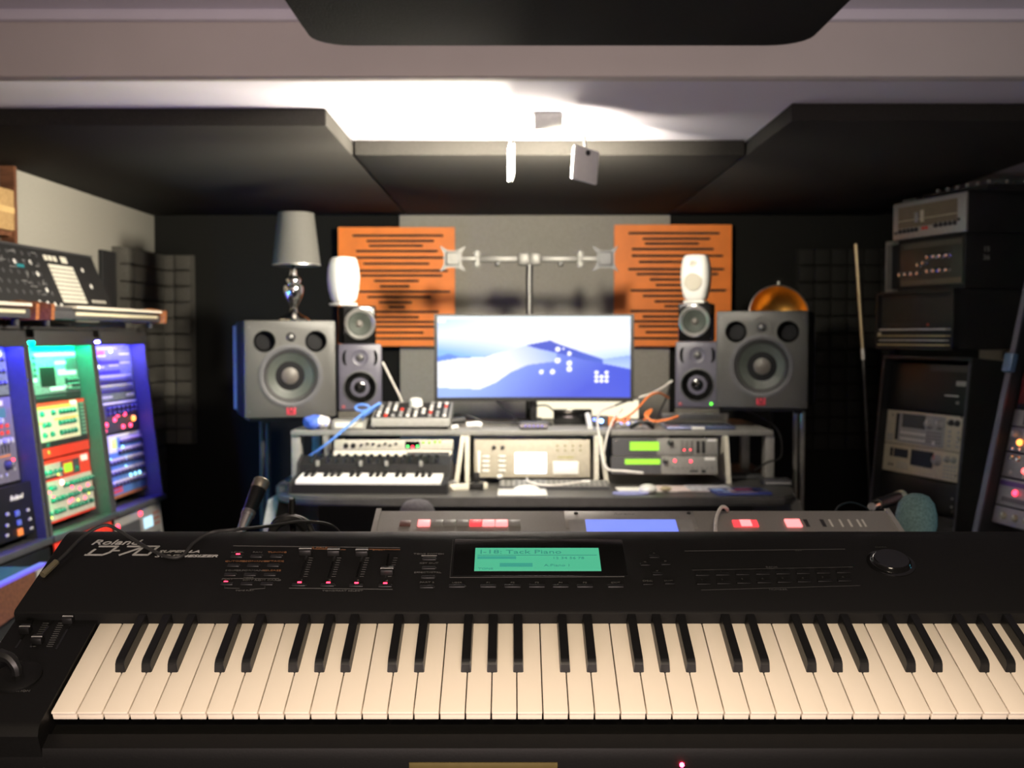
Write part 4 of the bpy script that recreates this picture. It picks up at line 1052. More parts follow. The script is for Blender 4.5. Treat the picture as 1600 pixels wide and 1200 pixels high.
b = MB(); b.b2(.004, .416, -.002, .001, .006, .080, 0, .001); b.build('diffuser', glow('warm_glare_glow', (1.0, .90, .66), 1.3), r)  # glow added to make this spot glare, not a known lamp
for k, (P, lab) in enumerate((([(962, 660, 4.14), (985, 648, 4.16), (1000, 634, 4.2), (1015, 618, 4.25), (1030, 614, 4.3), (1045, 622, 4.4)], 'orange cable arching up toward the slate speaker by the laptop'),
        ([(1000, 664, 4.1), (1012, 650, 4.12), (1018, 640, 4.14), (1008, 648, 4.12), (1022, 658, 4.1), (1045, 655, 4.08), (1060, 650, 4.1)], 'tangled orange cable lying beside the laptop'),
        ([(955, 664, 4.12), (965, 655, 4.1), (975, 660, 4.1), (985, 652, 4.1)], 'short orange cable end beside the blue light'))):
    ctube('orange_cable', M_ORANGECABLE, P, .0042, lab)
ctube('white_cable', M_WHITECABLE, [(1050, 595, 4.3), (1035, 606, 4.35), (1015, 616, 4.4), (985, 625, 4.4), (960, 634, 4.3), (940, 642, 4.2), (934, 656, 4.08), (936, 680, 3.97), (941, 715, 3.93), (950, 733, 3.9), (975, 736, 3.88), (1005, 739, 3.86)], .0042, 'white cable hanging over the shelf edge down onto the papers')
ctube('white_cable', M_WHITECABLE, [(972, 640, 4.2), (962, 650, 4.12), (954, 665, 4.03), (948, 682, 3.96), (944, 705, 3.94)], .0035, 'second white cable hanging beside the sound modules')
ctube('white_cable', M_WHITECABLE, [(598, 566, 4.36), (610, 590, 4.38), (622, 614, 4.4), (630, 632, 4.42), (640, 650, 4.42)], .004, 'white cable running down from the slate speaker behind the mixer')
ctube('black_cable', M_RUBBER, [(1049, 592, 4.45), (1042, 620, 4.4), (1030, 645, 4.3), (1022, 664, 4.15)], .0035, 'dark cable falling from the slate speaker by the laptop')
ctube('black_cable', M_RUBBER, [(985, 668, 4.05), (1000, 660, 4.03), (1012, 662, 4.03), (1020, 668, 4.05)], .008, 'thick black cable bend on the shelf in front of the orange tangle')
# laptop
a = W(1041, 670, 4.05); c = W(1149, 668, 4.05); w = c.x - a.x
r = thing('laptop', 'open laptop lying flat on the shelf, its deck reflecting blue, beneath the slate speaker', 'laptop', T((a.x, 4.04, SHELF_Z + .0005)))
b = MB(); b.b2(0, w, 0, .19, .001, .014, 0, .004); b.build('deck', mat('laptop_blue_reflection', (.30, .34, .55), .25, metal=.8), r)  # blue reflection put into the deck colour
b = MB(); b.b2(.012, w - .012, .085, .18, .013, .0155, 0, .001); b.build('keyboard', M_BLACK_MATT, r)
b = MB(); b.b2(w * .35, w * .65, .01, .075, .0135, .0145); b.build('trackpad', mat('trackpad', (.34, .38, .58), .2, metal=.8), r)  # the deck's painted reflection, slightly paler
b = MB(); b.b2(w * .36, w * .55, -.002, .012, .002, .012, 0, .002); b.build('lid_notch', M_WHITEP, r)
b = MB(); b.box((w / 2 + .010, .205 + .0, .030), (w, .008, .045), 0, .003, rot=RX(R(35))); b.build('lid', M_STEEL, r)
# things on the desktop
a = W(779, 752, 3.86)
r = thing('computer_keyboard', 'slim dark grey computer keyboard in front of the pale sampler', 'computer keyboard', T((W(780, 752, 3.86).x, 3.84, DZ + .0005)))
w = W(952, 752, 3.86).x - W(780, 752, 3.86).x
b = MB(); b.prism([(0, 0), (0, .008), (.11, .018), (.112, 0)], 0, w, 'x'); b.build('case', M_DGREY, r)
q = MB(); q.box((0, 0, .0015), (.0145, .0145, .004), 0, .001); q = q.mesh('key', M_GREYFACE)
for i in range(20):
    for j in range(5): put('key', q, r, M=T((.013 + (w - .026) * i / 19, .016 + j * .0195, .0085 + (.016 + j * .0195) * .0909)) @ RX(R(5.2)))
b = MB(); b.box((0, 0, .003), (.165, .145, .006), 0, .0025); o = b.build('mouse_pad', M_WHITEP, None, M=T((W(816, 760, 3.77).x, 3.75, DZ + .0005))); tag(o, 'glaring white rectangular pad in front of the computer keyboard', 'mouse pad')
r = thing('computer_mouse', 'white computer mouse casting a thin shadow on the white pad', 'mouse', T((W(822, 757, 3.78).x, 3.785, DZ + .0067)) @ RZ(R(-70)))
b = MB(); b.sphere((0, 0, 0), .050, 0, 24, (.55, 1.0, .34))
for v in b.bm.verts: v.co.z = max(v.co.z, 0)
b.build('shell', M_WHITEP, r)
ctube('white_cable', M_WHITECABLE, [(823, 747, 3.84), (826, 752, 3.80), (845, 757.5, 3.785), (870, 758, 3.78), (900, 754, 3.80), (915, 753, 3.81)], .0028, 'thin white mouse cable across the desktop')
ctube('white_plug', M_WHITEP, [(909, 753, 3.815), (922, 752.5, 3.815)], .006, 'little white plug on the mouse cable', 'plug')
r = thing('expression_box', 'small black box with knob beside the mini keyboard, under the pale upright', 'pedal', T((W(744, 753, 3.84).x, 3.83, DZ + .0005)))
b = MB(); b.b2(-.026, .026, 0, .08, .001, .022, 0, .002); b.build('case', M_BLACK, r); b = MB(); b.b2(-.012, .010, .045, .06, .02, .055, 0, .002); b.build('lever', M_BLACK, r)
ctube('white_plug', M_WHITEP, [(777, 745, 3.84), (785, 744, 3.84)], .007, 'white plug lying at the corner of the computer keyboard', 'plug')
ctube('steel_clip', M_STEEL, [(702, 755, 3.78), (708, 752, 3.78), (713, 754, 3.78)], .005, 'small metal clip lying beside the mini keyboard', 'clip')
b = MB(); b.b2(0, .012, 0, .16, 0, .022, 0, .002); tag(b.build('pale_rest', M_PALE, None, M=T((W(690, 747, 3.80).x + .01, 3.80, DZ + .0005)) @ RZ(R(-62))), 'pale batten lying between mini keyboard and pale bay upright', 'batten')
# papers, cup lid, magazine
for k, (x, y, Y, w_, d_, rz, m, lab) in enumerate(((1010, 746, 3.84, .20, .12, 4, M_PAPER, 'white paper sheet under the round white lid'), (1062, 747, 3.85, .19, .13, -5, mat('pink_paper', (.75, .62, .60), .8), 'pinkish printed sheet beneath the sound modules'),
        (1108, 748, 3.85, .15, .13, 3, mat('grey_paper', (.50, .50, .54), .8, noise=.4, scale=60), 'grey printed leaflet at the end of the sheets under the sound modules'))):
    b = MB(); b.box((0, 0, 0), (w_, d_, .0016)); tag(b.build('paper_sheet', m, None, M=T((W(x, y, Y).x, Y, DZ + .0012 + .0018 * k)) @ RZ(R(rz))), lab, 'paper')
b = MB(); b.lathe([(0, 0), (.062, 0), (.062, .004), (0, .004)], T((0, 0, 0)), 32); tag(b.build('lilac_coaster', M_LILAC, None, M=T((W(985, 758, 3.75).x, 3.74, DZ + .0006)) @ Matrix.Diagonal((1.0, .62, 1, 1))), 'flat lilac coaster half under the round white lid', 'coaster')
b = MB(); b.lathe([(0, 0), (.030, 0), (.032, .008), (.026, .018), (.012, .024), (0, .025)], None, 28); tag(b.build('round_lid', M_WHITEP, None, M=T((W(1012, 755, 3.77).x, 3.765, DZ + .0050))), 'round white lid on the papers', 'lid')
b = MB(); b.sphere((0, 0, .009), .02, 0, 16, (1, .7, .45)); tag(b.build('clay_lump', mat('beige_lump', (.45, .38, .24), .7), None, M=T((W(1040, 754, 3.77).x, 3.765, DZ + .0048))), 'small beige lump beside the round white lid', 'lump')
random.seed(11)
b = MB(); b.box((0, 0, .004), (.185, .13, .008), 0, .001)
cs = [(-.07, .02, .04, .05), (-.03, -.03, .02, .06), (.02, .02, .06, .04), (.06, -.02, .05, .06), (-.05, -.03, .03, .03), (.0, -.045, .09, .02)]
for k, (x, y, dx, dy) in enumerate(cs): b.box((x, y, .0082), (dx, dy, .0006), 1 + k % 4)
tag(b.build('magazine', [mat('mag_blue', (.06, .08, .30), .25), mat('mag_sky', (.30, .45, .85), .25), mat('mag_pink', (.80, .55, .60), .25), mat('mag_red', (.45, .06, .10), .25), mat('mag_navy', (.03, .03, .12), .25)], None, M=T((W(1156, 762, 3.76).x, 3.765, DZ + .0006)) @ RZ(R(6))), 'glossy blue and red magazine at the end of the desktop', 'magazine')
b = MB(); b.b2(0, .10, 0, .075, 0, .02, 0, .003); b.b2(.005, .095, -.001, 0, .006, .012, 1); tag(b.build('drive_box', [M_DGREY, M_SILVER], None, M=T((W(1190, 735, 3.98).x, 3.94, DZ + .0005))), 'dark box with silver line on the desktop beneath the right shelf post', 'box')
b = MB(); b.box((0, 0, .0065), (.13, .12, .012), 0, .002); tag(b.build('notebook', M_DGREY, None, M=T((W(1166, 727, 4.18).x, 4.18, DZ + .0008))), 'dark notebook inside the open end bay of the desk', 'notebook')
ctube('black_cable', M_RUBBER, [(1160, 640, 4.35), (1190, 652, 4.3), (1212, 668, 4.2), (1221, 690, 4.1), (1219, 715, 4.05), (1200, 722, 4.0), (1180, 734, 3.95)], .003, 'thin dark cable hanging at the end of the desk below the large speaker')

# ================================================================== lit racks along the left-hand wall
LEX = Vector((.058, 1, 0)); LEZ = Vector((-.105, 0, .99))
LO = Vector((-1.590, 3.10, .655))
LM = frame(LO, LEX, LEZ)
LH = .625
CW = .502
RACK_COL = [('blue', (.030, .035, 1.0)), ('green', (0.0, .80, .32)), ('violet', (.055, .045, 1.0))]
M_RACKSIDE = mat('rack_panel', (.055, .055, .058), .38)
for k, (cn, cc) in enumerate(RACK_COL):
    lab = ['open gear rack lit blue, at the edge of the photo', 'open gear rack lit green holding the red-framed synthesizers', 'open gear rack lit violet-blue, nearest the foam corner'][k]
    r = thing('gear_rack', lab, 'rack', LM @ T((k * CW, 0, 0)))
    x0, x1 = .004, CW - .004
    for s, xx in (('l', x0), ('r', x1 - .018)):
        b = MB(); b.prism([(-.062, -.012), (-.058, LH), (.10, LH), (.10, -.012)], xx, xx + .018, 'x'); b.build('side_panel', M_RACKSIDE, r)
        if s == 'r':
            q = MB(); q.lathe([(.0035, 0), (.003, .002), (0, .0025)], FACE, 10); q = q.mesh('screw', M_CHROME)
            for z in (.10, .30, .50): put('screw', q, r, (xx + .009, -.060, z))
    b = MB(); b.b2(x0, x1, -.074, .10, -.034, -.012, 0, .003); b.build('bottom_board', M_RACKSIDE, r)
    b = MB(); b.b2(x0 + .018, x1 - .018,   .085, .095, 0, LH); b.build('back_board', M_BLACK_MATT, r)
    b = MB(); b.b2(x0, x1, -.062, .10, LH, LH + .012); b.b2(x0 + .05, x1, -.066, -.058, LH - .018, LH + .036, 0, .003); b.build('hood', mat('hood_black', (.03, .03, .03), .5), r)
    m = glow('led_strip_' + cn, cc, 560.0)
    b = MB(); b.b2(x0 + .022, x1 - .03, -.048, -.040, LH - .006, LH - .001, 0, .001); b.build('led_strip', m, r)
    b = MB(); b.b2(x0 + .0185, x0 + .0215, -.045, -.038, .03, LH - .01, 0, .001); b.build('led_strip', glow('led_side_' + cn, cc, 210.0), r)
    for xx in (x0, x1 - .018):
        b = MB(); b.prism([(-.02, -.036), (.10, -.036), (.10, -.635), (-.02, -.65)], xx, xx + .018, 'x'); b.build('plinth_side', M_BLACK_MATT, r)
    b = MB(); b.b2(x0 + .018, x1 - .018,   .085, .095, -.60, -.036); b.build('plinth_back', M_BLACK_MATT, r)

def lunit(name, label, cat, col, z0, z1, face, y=0.0, inset=.026, depth=.075, group=None):
    w = CW - 2 * inset
    r = thing(name, label, cat, LM @ T((col * CW + inset, y, z0)), group=group)
    h = z1 - z0
    b = MB(); b.b2(.006, w - .006, .004, depth, .003, h - .003); b.build('chassis', M_BLACK_MATT, r)
    b = MB(); b.b2(0, w, 0, .005, 0, h, 0, .001); b.build('faceplate', face, r)
    return r, w, h
def plate(r, x0, x1, z0, z1, m, name='panel_section', d=.0015):
    b = MB(); b.b2(x0, x1, -d, .001, z0, z1); b.build(name, m, r)
# --- violet rack
r, w, h = lunit('sequencer_synth', 'pale synth full of tiny slider rows at the top of the violet rack', 'synthesizer', 2, .395, .612, M_PCB)
for j, z in enumerate((.70, .52, .34, .18)): plate(r, w * .03, w * (.97 if j > 1 else .72), h * z - .010, h * z + .006, mat('violet_print', (.05, .04, .14), .5, noise=.4, scale=120), 'printed_band')
me = button_mesh(.008, .012, .010, M_DGREY)
for j, z in enumerate((.72, .36, .19)):
    for i in range((8, 24, 26)[j]): put('slider', me, r, (w * .05 + i * w * (.035), 0, h * z))
screen(r, w * .30, w * .42, h * .83, h * .90, glow('pink_display', (1.0, .1, .3), 2.0)); lamps(r, [(w * .2, h * .33)], .009, G_RED); lamps(r, [(w * .56, h * .90), (w * .26, h * .62)], .009, G_WHITE)
plate(r, w * .80, w * .97, h * .05, h * .10, M_WHITEP, 'name_strip')
for x0, x1, z in ((.03, .70, .93), (.03, .45, .80), (.50, .70, .62), (.03, .40, .60), (.74, .95, .82), (.74, .95, .66), (.05, .95, .43), (.05, .95, .26), (.05, .5, .06)): plate(r, w * x0, w * x1, h * z, h * (z + .022), M_WHITEP, 'printed_line')
r, w, h = lunit('drum_synth', 'dark synth with glowing red buttons and a white card, middle of the violet rack', 'synthesizer', 2, .270, .390, M_DGREY)
plate(r, w * .02, w * .27, h * .32, h * .95, M_PAPER, 'paper_card'); plate(r, 0, w, h * .93, h * .995, M_WHITEP, 'name_strip')
knobs(r, grid(w * .36, w * .92, 7, h * .62, h * .78, 2), .010, M_BLACK)
lamps(r, [(w * .06, h * .22), (w * .26, h * .12), (w * .48, h * .42), (w * .64, h * .15), (w * .80, h * .15), (w * .70, h * .55), (w * .55, h * .55), (w * .30, h * .3), (w * .38, h * .62)], .0085, glow('red_bright_led', (1.0, .05, .12), 6.0)); lamps(r, [(w * .88, h * .36)], .012, G_ORANGE)
r, w, h = lunit('blue_synth', 'blue-lit synth with rows of dark knobs and a yellow note, bottom of the violet rack', 'synthesizer', 2, .020, .262, M_BLUEFACE)
plate(r, .0, w * .46, h * .72, h * .95, M_WHITEP, 'white_section'); plate(r, w * .36, w * .47, h * .78, h * .95, glow('yellow_display', (.75, 1.0, .05), 1.2), 'yellow_display'); plate(r, 0, w, h * .95, h, M_WHITEP, 'name_strip')
for j, z in enumerate((.86, .70, .55, .38, .20)): knobs(r, grid(w * (.55 if j == 0 else (.06 if j > 1 else .5)), w * .96, 7 if j == 0 else (13 if j > 1 else 7), h * z, h * z, 1), .0095, M_BLACK, .012); lamps(r, grid(w * (.555 if j == 0 else (.065 if j > 1 else .505)), w * .965, 7 if j == 0 else (13 if j > 1 else 7), h * (z + .055), h * (z + .055), 1), .006, M_CREAM, 'knob_cap', .014)
lamps(r, [(w * .58, h * .78), (w * .62, h * .60), (w * .60, h * .45), (w * .68, h * .3), (w * .78, h * .3), (w * .88, h * .3), (w * .3, h * .62), (w * .2, h * .45)], .007, glow('cyan_led', (.3, .75, 1.0), 3.0)); buttons(r, grid(w * .30, w * .46, 6, h * .10, h * .16, 2), .010, .010, M_RED, 'red_button')
plate(r, 0, w, 0, h * .045, M_CHEEK, 'wooden_strip', .004)
# --- green rack
r, w, h = lunit('patch_synth', 'dense printed synth panel glowing green with dark square pad, top of the green rack', 'synthesizer', 1, .425, .612, M_PCB)
plate(r, w * .36, w * .60, h * .26, h * .62, M_BLACK, 'touch_pad'); plate(r, 0, w, 0, h * .13, M_BLACK_MATT, 'lower_strip'); plate(r, w * .76, w, h * .14, h * .40, M_BLACK_MATT, 'dark_section'); plate(r, w * .80, w, h * .55, h * .78, M_DGREY, 'dark_section')
for x0, x1, z in ((.30, .98, .82), (.62, .80, .66), (.66, .78, .50), (.66, .96, .46), (.08, .30, .36), (.50, .72, .18), (.74, .86, .2), (.02, .28, .93)): plate(r, w * x0, w * x1, h * z, h * (z + .06), M_WHITEP, 'name_strip')
knobs(r, grid(w * .06, w * .28, 4, h * .48, h * .80, 4), .007, M_DGREY); knobs(r, grid(w * .80, w * .96, 4, h * .18, h * .36, 3), .006, M_DGREY)
knobs(r, grid(w * .05, w * .20, 3, h * .06, h * .06, 1), .007, M_GREYCAP); buttons(r, grid(w * .28, w * .72, 12, h * .07, h * .07, 1), .008, .006, M_DGREY)
r, w, h = lunit('red_synth', 'cream-faced synth in a red metal frame, middle of the green rack', 'synthesizer', 1, .232, .420, M_RED, y=-.012)
plate(r, w * .02, w * .86, h * .30, h * .93, M_CREAM, 'cream_section', .002); plate(r, w * .86, w * .985, h * .26, h * .93, mat('green_black', (.02, .05, .04), .5), 'dark_section'); plate(r, w * .02, w * .985, h * .19, h * .30, M_BLACK_MATT, 'lower_strip', .002)
plate(r, w * .05, w * .80, h * .88, h * .925, mat('ochre_print', (.72, .48, .05), .5), 'printed_band', .0026); plate(r, w * .44, w * .84, h * .66, h * .69, mat('ochre_print', (.72, .48, .05), .5), 'printed_band', .0026)
plate(r, w * .10, w * .35, h * .62, h * .65, mat('ochre_print', (.72, .48, .05), .5), 'printed_band', .0026)
for (z, xs) in ((.80, (.06, .12, .24, .42, .54, .60, .66, .72, .78)), (.60, (.08, .26, .33, .52, .58, .64, .70, .76)), (.42, (.07, .13, .25, .37, .52, .58, .64, .70, .76))): knobs(r, [(w * x, h * z) for x in xs], .010, M_TEALKNOB)
lamps(r, [(w * .07, h * .24)], .012, glow('red_bright_led', (1, .05, .12), 6)); buttons(r, [(w * .30, h * .24)], .02, .014, M_TEALKNOB); buttons(r, [(w * .30, h * .10), (w * .08, h * .10)], .014, .014, mat('ochre_key', (.45, .28, .05), .5)); plate(r, w * .74, w * .84, h * .90, h * .985, M_WHITEP, 'name_strip', .003)
buttons(r, grid(w * .93, w * .93, 1, h * .34, h * .9, 9), .030, .005, mat('pale_green_key', (.2, .35, .28), .5))
r, w, h = lunit('rotary_synth', 'grey synth with many green knobs, red lights and red trim, bottom of the green rack', 'synthesizer', 1, .012, .226, M_RED, y=-.006)
M_TG = mat('warm_grey_face', (.46, .43, .36), .5)
plate(r, w * .02, w * .48, h * .70, h * .93, M_TG, 'grey_section', .002); plate(r, w * .02, w * .985, h * .04, h * .66, M_TG, 'grey_section', .002); plate(r, w * .48, w * .80, h * .69, h * .93, M_DGREY, 'dark_section', .002)
screen(r, w * .53, w * .66, h * .74, h * .88, G_LCDYG, d=.004); b = MB(); b.b2(w * .51, w * .68, -.0028, .001, h * .71, h * .91); b.build('display_surround', M_RED, r); lamps(r, [(w * .75, h * .76)], .012, M_TEALKNOB, 'wheel', .01)
plate(r, w * .84, w * .95, h * .86, h * .96, M_WHITEP, 'name_strip', .003); plate(r, w * .05, w * .44, h * .70, h * .735, M_BLACK_MATT, 'printed_line', .0026)
knobs(r, grid(w * .06, w * .46, 6, h * .80, h * .80, 1), .0095, M_TEALKNOB)
for z, xs in ((.55, (.07, .12, .26, .30, .50, .60, .66, .72, .78, .84, .90, .95)), (.36, (.07, .12, .28, .34, .42, .46, .56, .62, .68, .80, .86, .92)), (.17, (.08, .14, .19, .30, .36, .41, .54, .60, .66, .72, .80, .90))): knobs(r, [(w * x, h * z) for x in xs], .0095, M_TEALKNOB, .018)
lamps(r, [(w * .05, h * .62), (w * .25, h * .50), (w * .62, h * .48), (w * .05, h * .42), (w * .30, h * .40), (w * .60, h * .28), (w * .12, h * .25), (w * .75, h * .42), (w * .90, h * .44), (w * .06, h * .08), (w * .10, h * .07), (w * .55, h * .26), (w * .82, h * .24)], .0065, glow('red_bright_led', (1, .05, .12), 6))
lamps(r, [(w * .46, h * .60)], .010, glow('red_white_led', (1, .35, .35), 7)); lamps(r, [(w * .18, h * .62), (w * .44, h * .36), (w * .70, h * .24), (w * .24, h * .1), (w * .9, h * .3), (w * .1, h * .74), (w * .42, h * .74)], .005, G_YELLOW)
# --- blue rack at the edge
r, w, h = lunit('effects_unit', 'blue-lit effects unit at the top of the blue rack', 'audio gear', 0, .46, .612, M_PCB)
knobs(r, grid(w * .5, w * .94, 8, h * .25, h * .75, 3), .008, M_DGREY); plate(r, w * .6, w * .95, h * .82, h * .95, M_WHITEP, 'name_strip')
r, w, h = lunit('groove_synth', 'violet-grey synth with cream strip, small blue display and faders in the blue rack', 'synthesizer', 0, .185, .455, mat('violet_grey', (.14, .13, .19), .5))
plate(r, w * .70, w * .88, h * .90, h * .96, M_CREAM, 'cream_strip'); screen(r, w * .66, w * .90, h * .76, h * .87, glow('dim_blue_lcd', (.1, .35, .55), .7)); knobs(r, [(w * .8, h * .72), (w * .9, h * .48), (w * .74, h * .48), (w * .84, h * .48)], .012, M_GREYCAP)
buttons(r, grid(w * .74, w * .90, 3, h * .58, h * .66, 2), .02, .012, M_RED, 'red_button')
for i in range(6): plate(r, w * (.66 + .045 * i), w * (.675 + .045 * i), h * .34, h * .46, M_BLACK, 'fader'); 
knobs(r, [(w * .84, h * .2)], .016, M_DGREY); lamps(r, [(w * .93, h * .25)], .005, G_RED); buttons(r, [(w * .93, h * .14), (w * .82, h * .09), (w * .74, h * .09)], .012, .010, M_GREYCAP)
plate(r, w * .72, w * .9, h * .30, h * .32, mat('ochre_orange', (.6, .2, .05), .5), 'printed_line')
r, w, h = lunit('drum_machine', 'black drum machine with white maker\'s name and one orange button, bottom of the blue rack', 'drum machine', 0, .012, .178, M_BLACK, y=-.03)
b = MB(); b.text('Roland', .022, T((w * .70, -.0008, h * .72)) @ FACE, 0, 1.3, .2, bold=.0006); b.build('lettering', M_WHITEP, r)
buttons(r, [(w * .78, h * .10)], .030, .022, glow('orange_button', (1.0, .25, .04), 1.2), 'orange_button'); buttons(r, [(w * .77, h * .46), (w * .78, h * .28)], .026, .018, mat('blue_key', (.10, .14, .50), .4)); buttons(r, [(w * .64, h * .5), (w * .62, h * .3), (w * .60, h * .12), (w * .92, h * .46), (w * .93, h * .28), (w * .94, h * .1)], .018, .010, M_GREYCAP)
# --- units under the rack shelf
r, w, h = lunit('rack_module', 'grey rack unit with white display and red lights under the violet rack', 'audio gear', 2, -.185, -.040, M_GREYFACE, y=-.05)
screen(r, w * .58, w * .78, h * .42, h * .72, G_LCDPALE); lamps(r, [(w * .52, h * .88), (w * .03, h * .78)], .009, G_RED); buttons(r, grid(w * .82, w * .92, 3, h * .45, h * .75, 3), .009, .009, mat('dull_red_key', (.25, .04, .03), .5)); plate(r, w * .02, w * .5, h * .15, h * .75, M_DGREY, 'dark_section'); buttons(r, grid(w * .6, w * .9, 8, h * .2, h * .2, 1), .008, .012, M_DGREY)
r, w, h = lunit('rack_module', 'orange-red rack unit glimpsed under the green rack', 'audio gear', 1, -.22, -.040, M_RED, y=-.06)
buttons(r, grid(w * .1, w * .9, 8, h * .3, h * .7, 2), .02, .014, mat('ochre_key', (.45, .28, .05), .5)); lamps(r, [(w * .2, h * .5)], .008, G_YELLOW)
r, w, h = lunit('rack_module', 'black rack unit under the blue rack, at the edge of the photo', 'audio gear', 0, -.13, -.040, M_BLACK, y=-.07)
lamps(r, [(w * .9, h * .5)], .007, M_CHROME, 'knob', .008)

# ------------------------------------------------------------------ synthesizers standing on the racks
TOPZ = LH + .012
b = MB(); b.prism([(-.066, 0), (-.066, .0095), (.10, .0095), (.10, 0)], -.56, 3 * CW, 'x')
o = b.build('rack_shelf', MATS['hood_black'], None, M=frame(LM @ Vector((0, 0, TOPZ + .034)), LEX, (0, 0, 1))); tag(o, 'long dark board lying across the tops of the three lit racks', 'board')
SM = T((0, 0, 0)) @ frame(LM @ Vector((0, 0, TOPZ + .034)) + Vector((0, 0, .0285)), LEX, (0, 0, 1))
def keysynth(label, xa, xb, panel, group=None):
    r = thing('slanted_synthesizer', label, 'synthesizer', SM @ T((xa, -.10, 0)))
    w = xb - xa
    b = MB(); b.b2(.02, w - .02, -.06, .060, .004, .034, 0, .004); b.build('keybed', M_DGREY, r)
    for x in (0, w - .022):
        b = MB(); b.prism([(-.075, 0), (-.078, .050), (-.02, .060), (.060, .050), (.060, 0)], x, x + .022, 'x'); b.build('wooden_cheek', M_CHEEK, r)
    for fx in (.06, w - .06):
        for fy in (-.03, .09):
            b = MB(); b.cyl((fx, fy, -.0187), (fx, fy, .005), .012); b.build('foot', M_RUBBER, r)
    n = 36; kw = (w - .23) / n
    q = MB(); q.b2(.0006, kw - .0006, -.070, .055, .040, .050, 0, .0015); q = q.mesh('white_key', M_IVORY)
    for i in range(n): put('white_key', q, r, (.20 + i * kw, 0, 0))
    b = MB(); b.b2(.03, .19, -.06, .058, .034, .046, 0, .003); b.build('wheel_panel', M_DGREY, r)
    b = MB(); b.b2(.205, w - .06, -.0625, -.058, .018, .029, 0, .001); b.build('pale_slip', M_CREAM, r)
    return r, w
r, w = keysynth('large synthesizer with steep black control panel, standing on the lit racks', .45, 1.445, None)
# the raised control panel, hinged up behind the keys
th = math.atan2(.20, .084)
PA = T((-.36, .066, .050)) @ RX(th)
pw = w + .36 - .18; ph = .222
b = MB(); b.box((pw / 2, ph / 2, -.012), (pw, ph, .024), 0, .003); b.build('control_panel', M_BLACK_MATT, r, M=PA)
b = MB(); b.box((pw * .5, ph + .003, -.012), (pw + .01, .008, .03), 0, .002); b.build('panel_rim', M_DGREY, r, M=PA)
def onp2(u, v): return PA @ T((pw * u, ph * v, .0005)) @ RX(R(90))
pg = MB(); PM = PA @ T((0, 0, .0004))
for k in range(9): pg.box((pw * .735, ph * (.12 + .075 * k), .0006), (pw * .165, ph * .058, .0012), 0)
for k in range(3): pg.box((pw * (.655 + .03 * k), ph * .86, .0006), (pw * .022, ph * .09, .0012), 0)
pg.box((pw * .775, ph * .86, .0006), (pw * .04, ph * .11, .0012), 0)
for k in range(5): pg.box((pw * (.865 + .022 * k), ph * .14, .0006), (pw * .012, ph * .05, .0012), 0)
pg.build('printed_chart', M_OFFWHITE, r, M=PA)
q = MB(); random.seed(5)
for k in range(46):
    u = random.uniform(.02, .60); v = random.uniform(.1, .95); q.box((pw * u, ph * v, .0006), (random.uniform(.01, .05), .0018, .0012), 0, rot=RZ(random.choice([0, 0, 0, .9])))
q.build('panel_print', M_GREYCAP, r, M=PA)
kme = knob_mesh(.0085, .016, M_DGREY)
KK = [(u, v) for v in (.22, .38, .55, .72, .88) for u in [.03 + .043 * i for i in range(14)]]
for (u, v) in KK: put('knob', kme, r, M=onp2(u + .012 * math.sin(v * 9), v))
wk = knob_mesh(.009, .022, M_WHITEP)
for (u, v) in ((.545, .74), (.56, .55), (.575, .28), (.50, .06), (.545, .05), (.59, .04), (.63, .03), (.90, .42), (.885, .72), (.45, .72)): put('lever', wk, r, M=onp2(u, v))
put('teal_light', button_mesh(.05, .012, .003, glow('teal_led', (0, .5, .5), .6)), r, M=onp2(.475, .66))
put('orange_light', button_mesh(.05, .010, .003, glow('orange_soft', (1, .2, .03), .9)), r, M=onp2(.36, .93))
r, w = keysynth('second synthesizer on the lit racks, cut off by the edge of the photo', -.52, .37, None)
b = MB(); b.b2(.83, 1.31, .0, .10, .0, .0185, 0, .002); tag(b.build('grey_module', mat('module_grey', (.30, .29, .25), .5), None, M=SM @ T((0, -.062, -.0188))), 'slim grey module under the keys of the slanted synthesizer', 'module')

# wood-ended console low at the edge
r = thing('wooden_console', 'wood-sided console low beside the racks, violet light along its top', 'console', T((-1.27, 2.05, 0)))
b = MB(); b.prism([(0, .53), (0, .675), (.97, .675), (.97, .60)], -.016, 0, 'x'); b.build('wooden_side', M_WALNUT, r)
b = MB(); b.b2(-.30, -.017, 0, .97, .60, .672, 0, .003); b.build('case', M_BLACK_MATT, r)
b = MB(); b.b2(-.018, .002, 0, .97, .676, .684, 0, .001); b.build('painted_edge_light', glow('violet_light_glow', (.20, .12, .9), .9), r)  # glowing strip stands in for rack light on the top edge
b = MB(); b.b2(-.03, .004, .90, .975, .615, .675, 0, .003); b.b2(-.02, .005, .925, .94, .63, .66, 1); b.build('corner_bracket', [M_GREYFACE, M_STEEL], r)
b = MB(); b.b2(-.20, -.05, .05, .9, 0, .60); b.build('pedestal', M_BLACK_MATT, r)
r = thing('wooden_box', 'corner of an orange wooden box under the console', 'box', T((-1.14, 2.60, 0)))
b = MB(); b.b2(-.14, 0, 0, .22, .40, .52, 0, .002); b.build('box_body', M_CHEEK, r)
b = MB(); b.b2(-.14, .001, 0, .22, .521, .526); b.build('painted_edge_light', MATS['violet_light_glow'], r)  # painted rack light again, along the top of the box
b = MB(); b.b2(-.12, -.02, .02, .2, 0, .40); b.build('pedestal', M_BLACK_MATT, r)

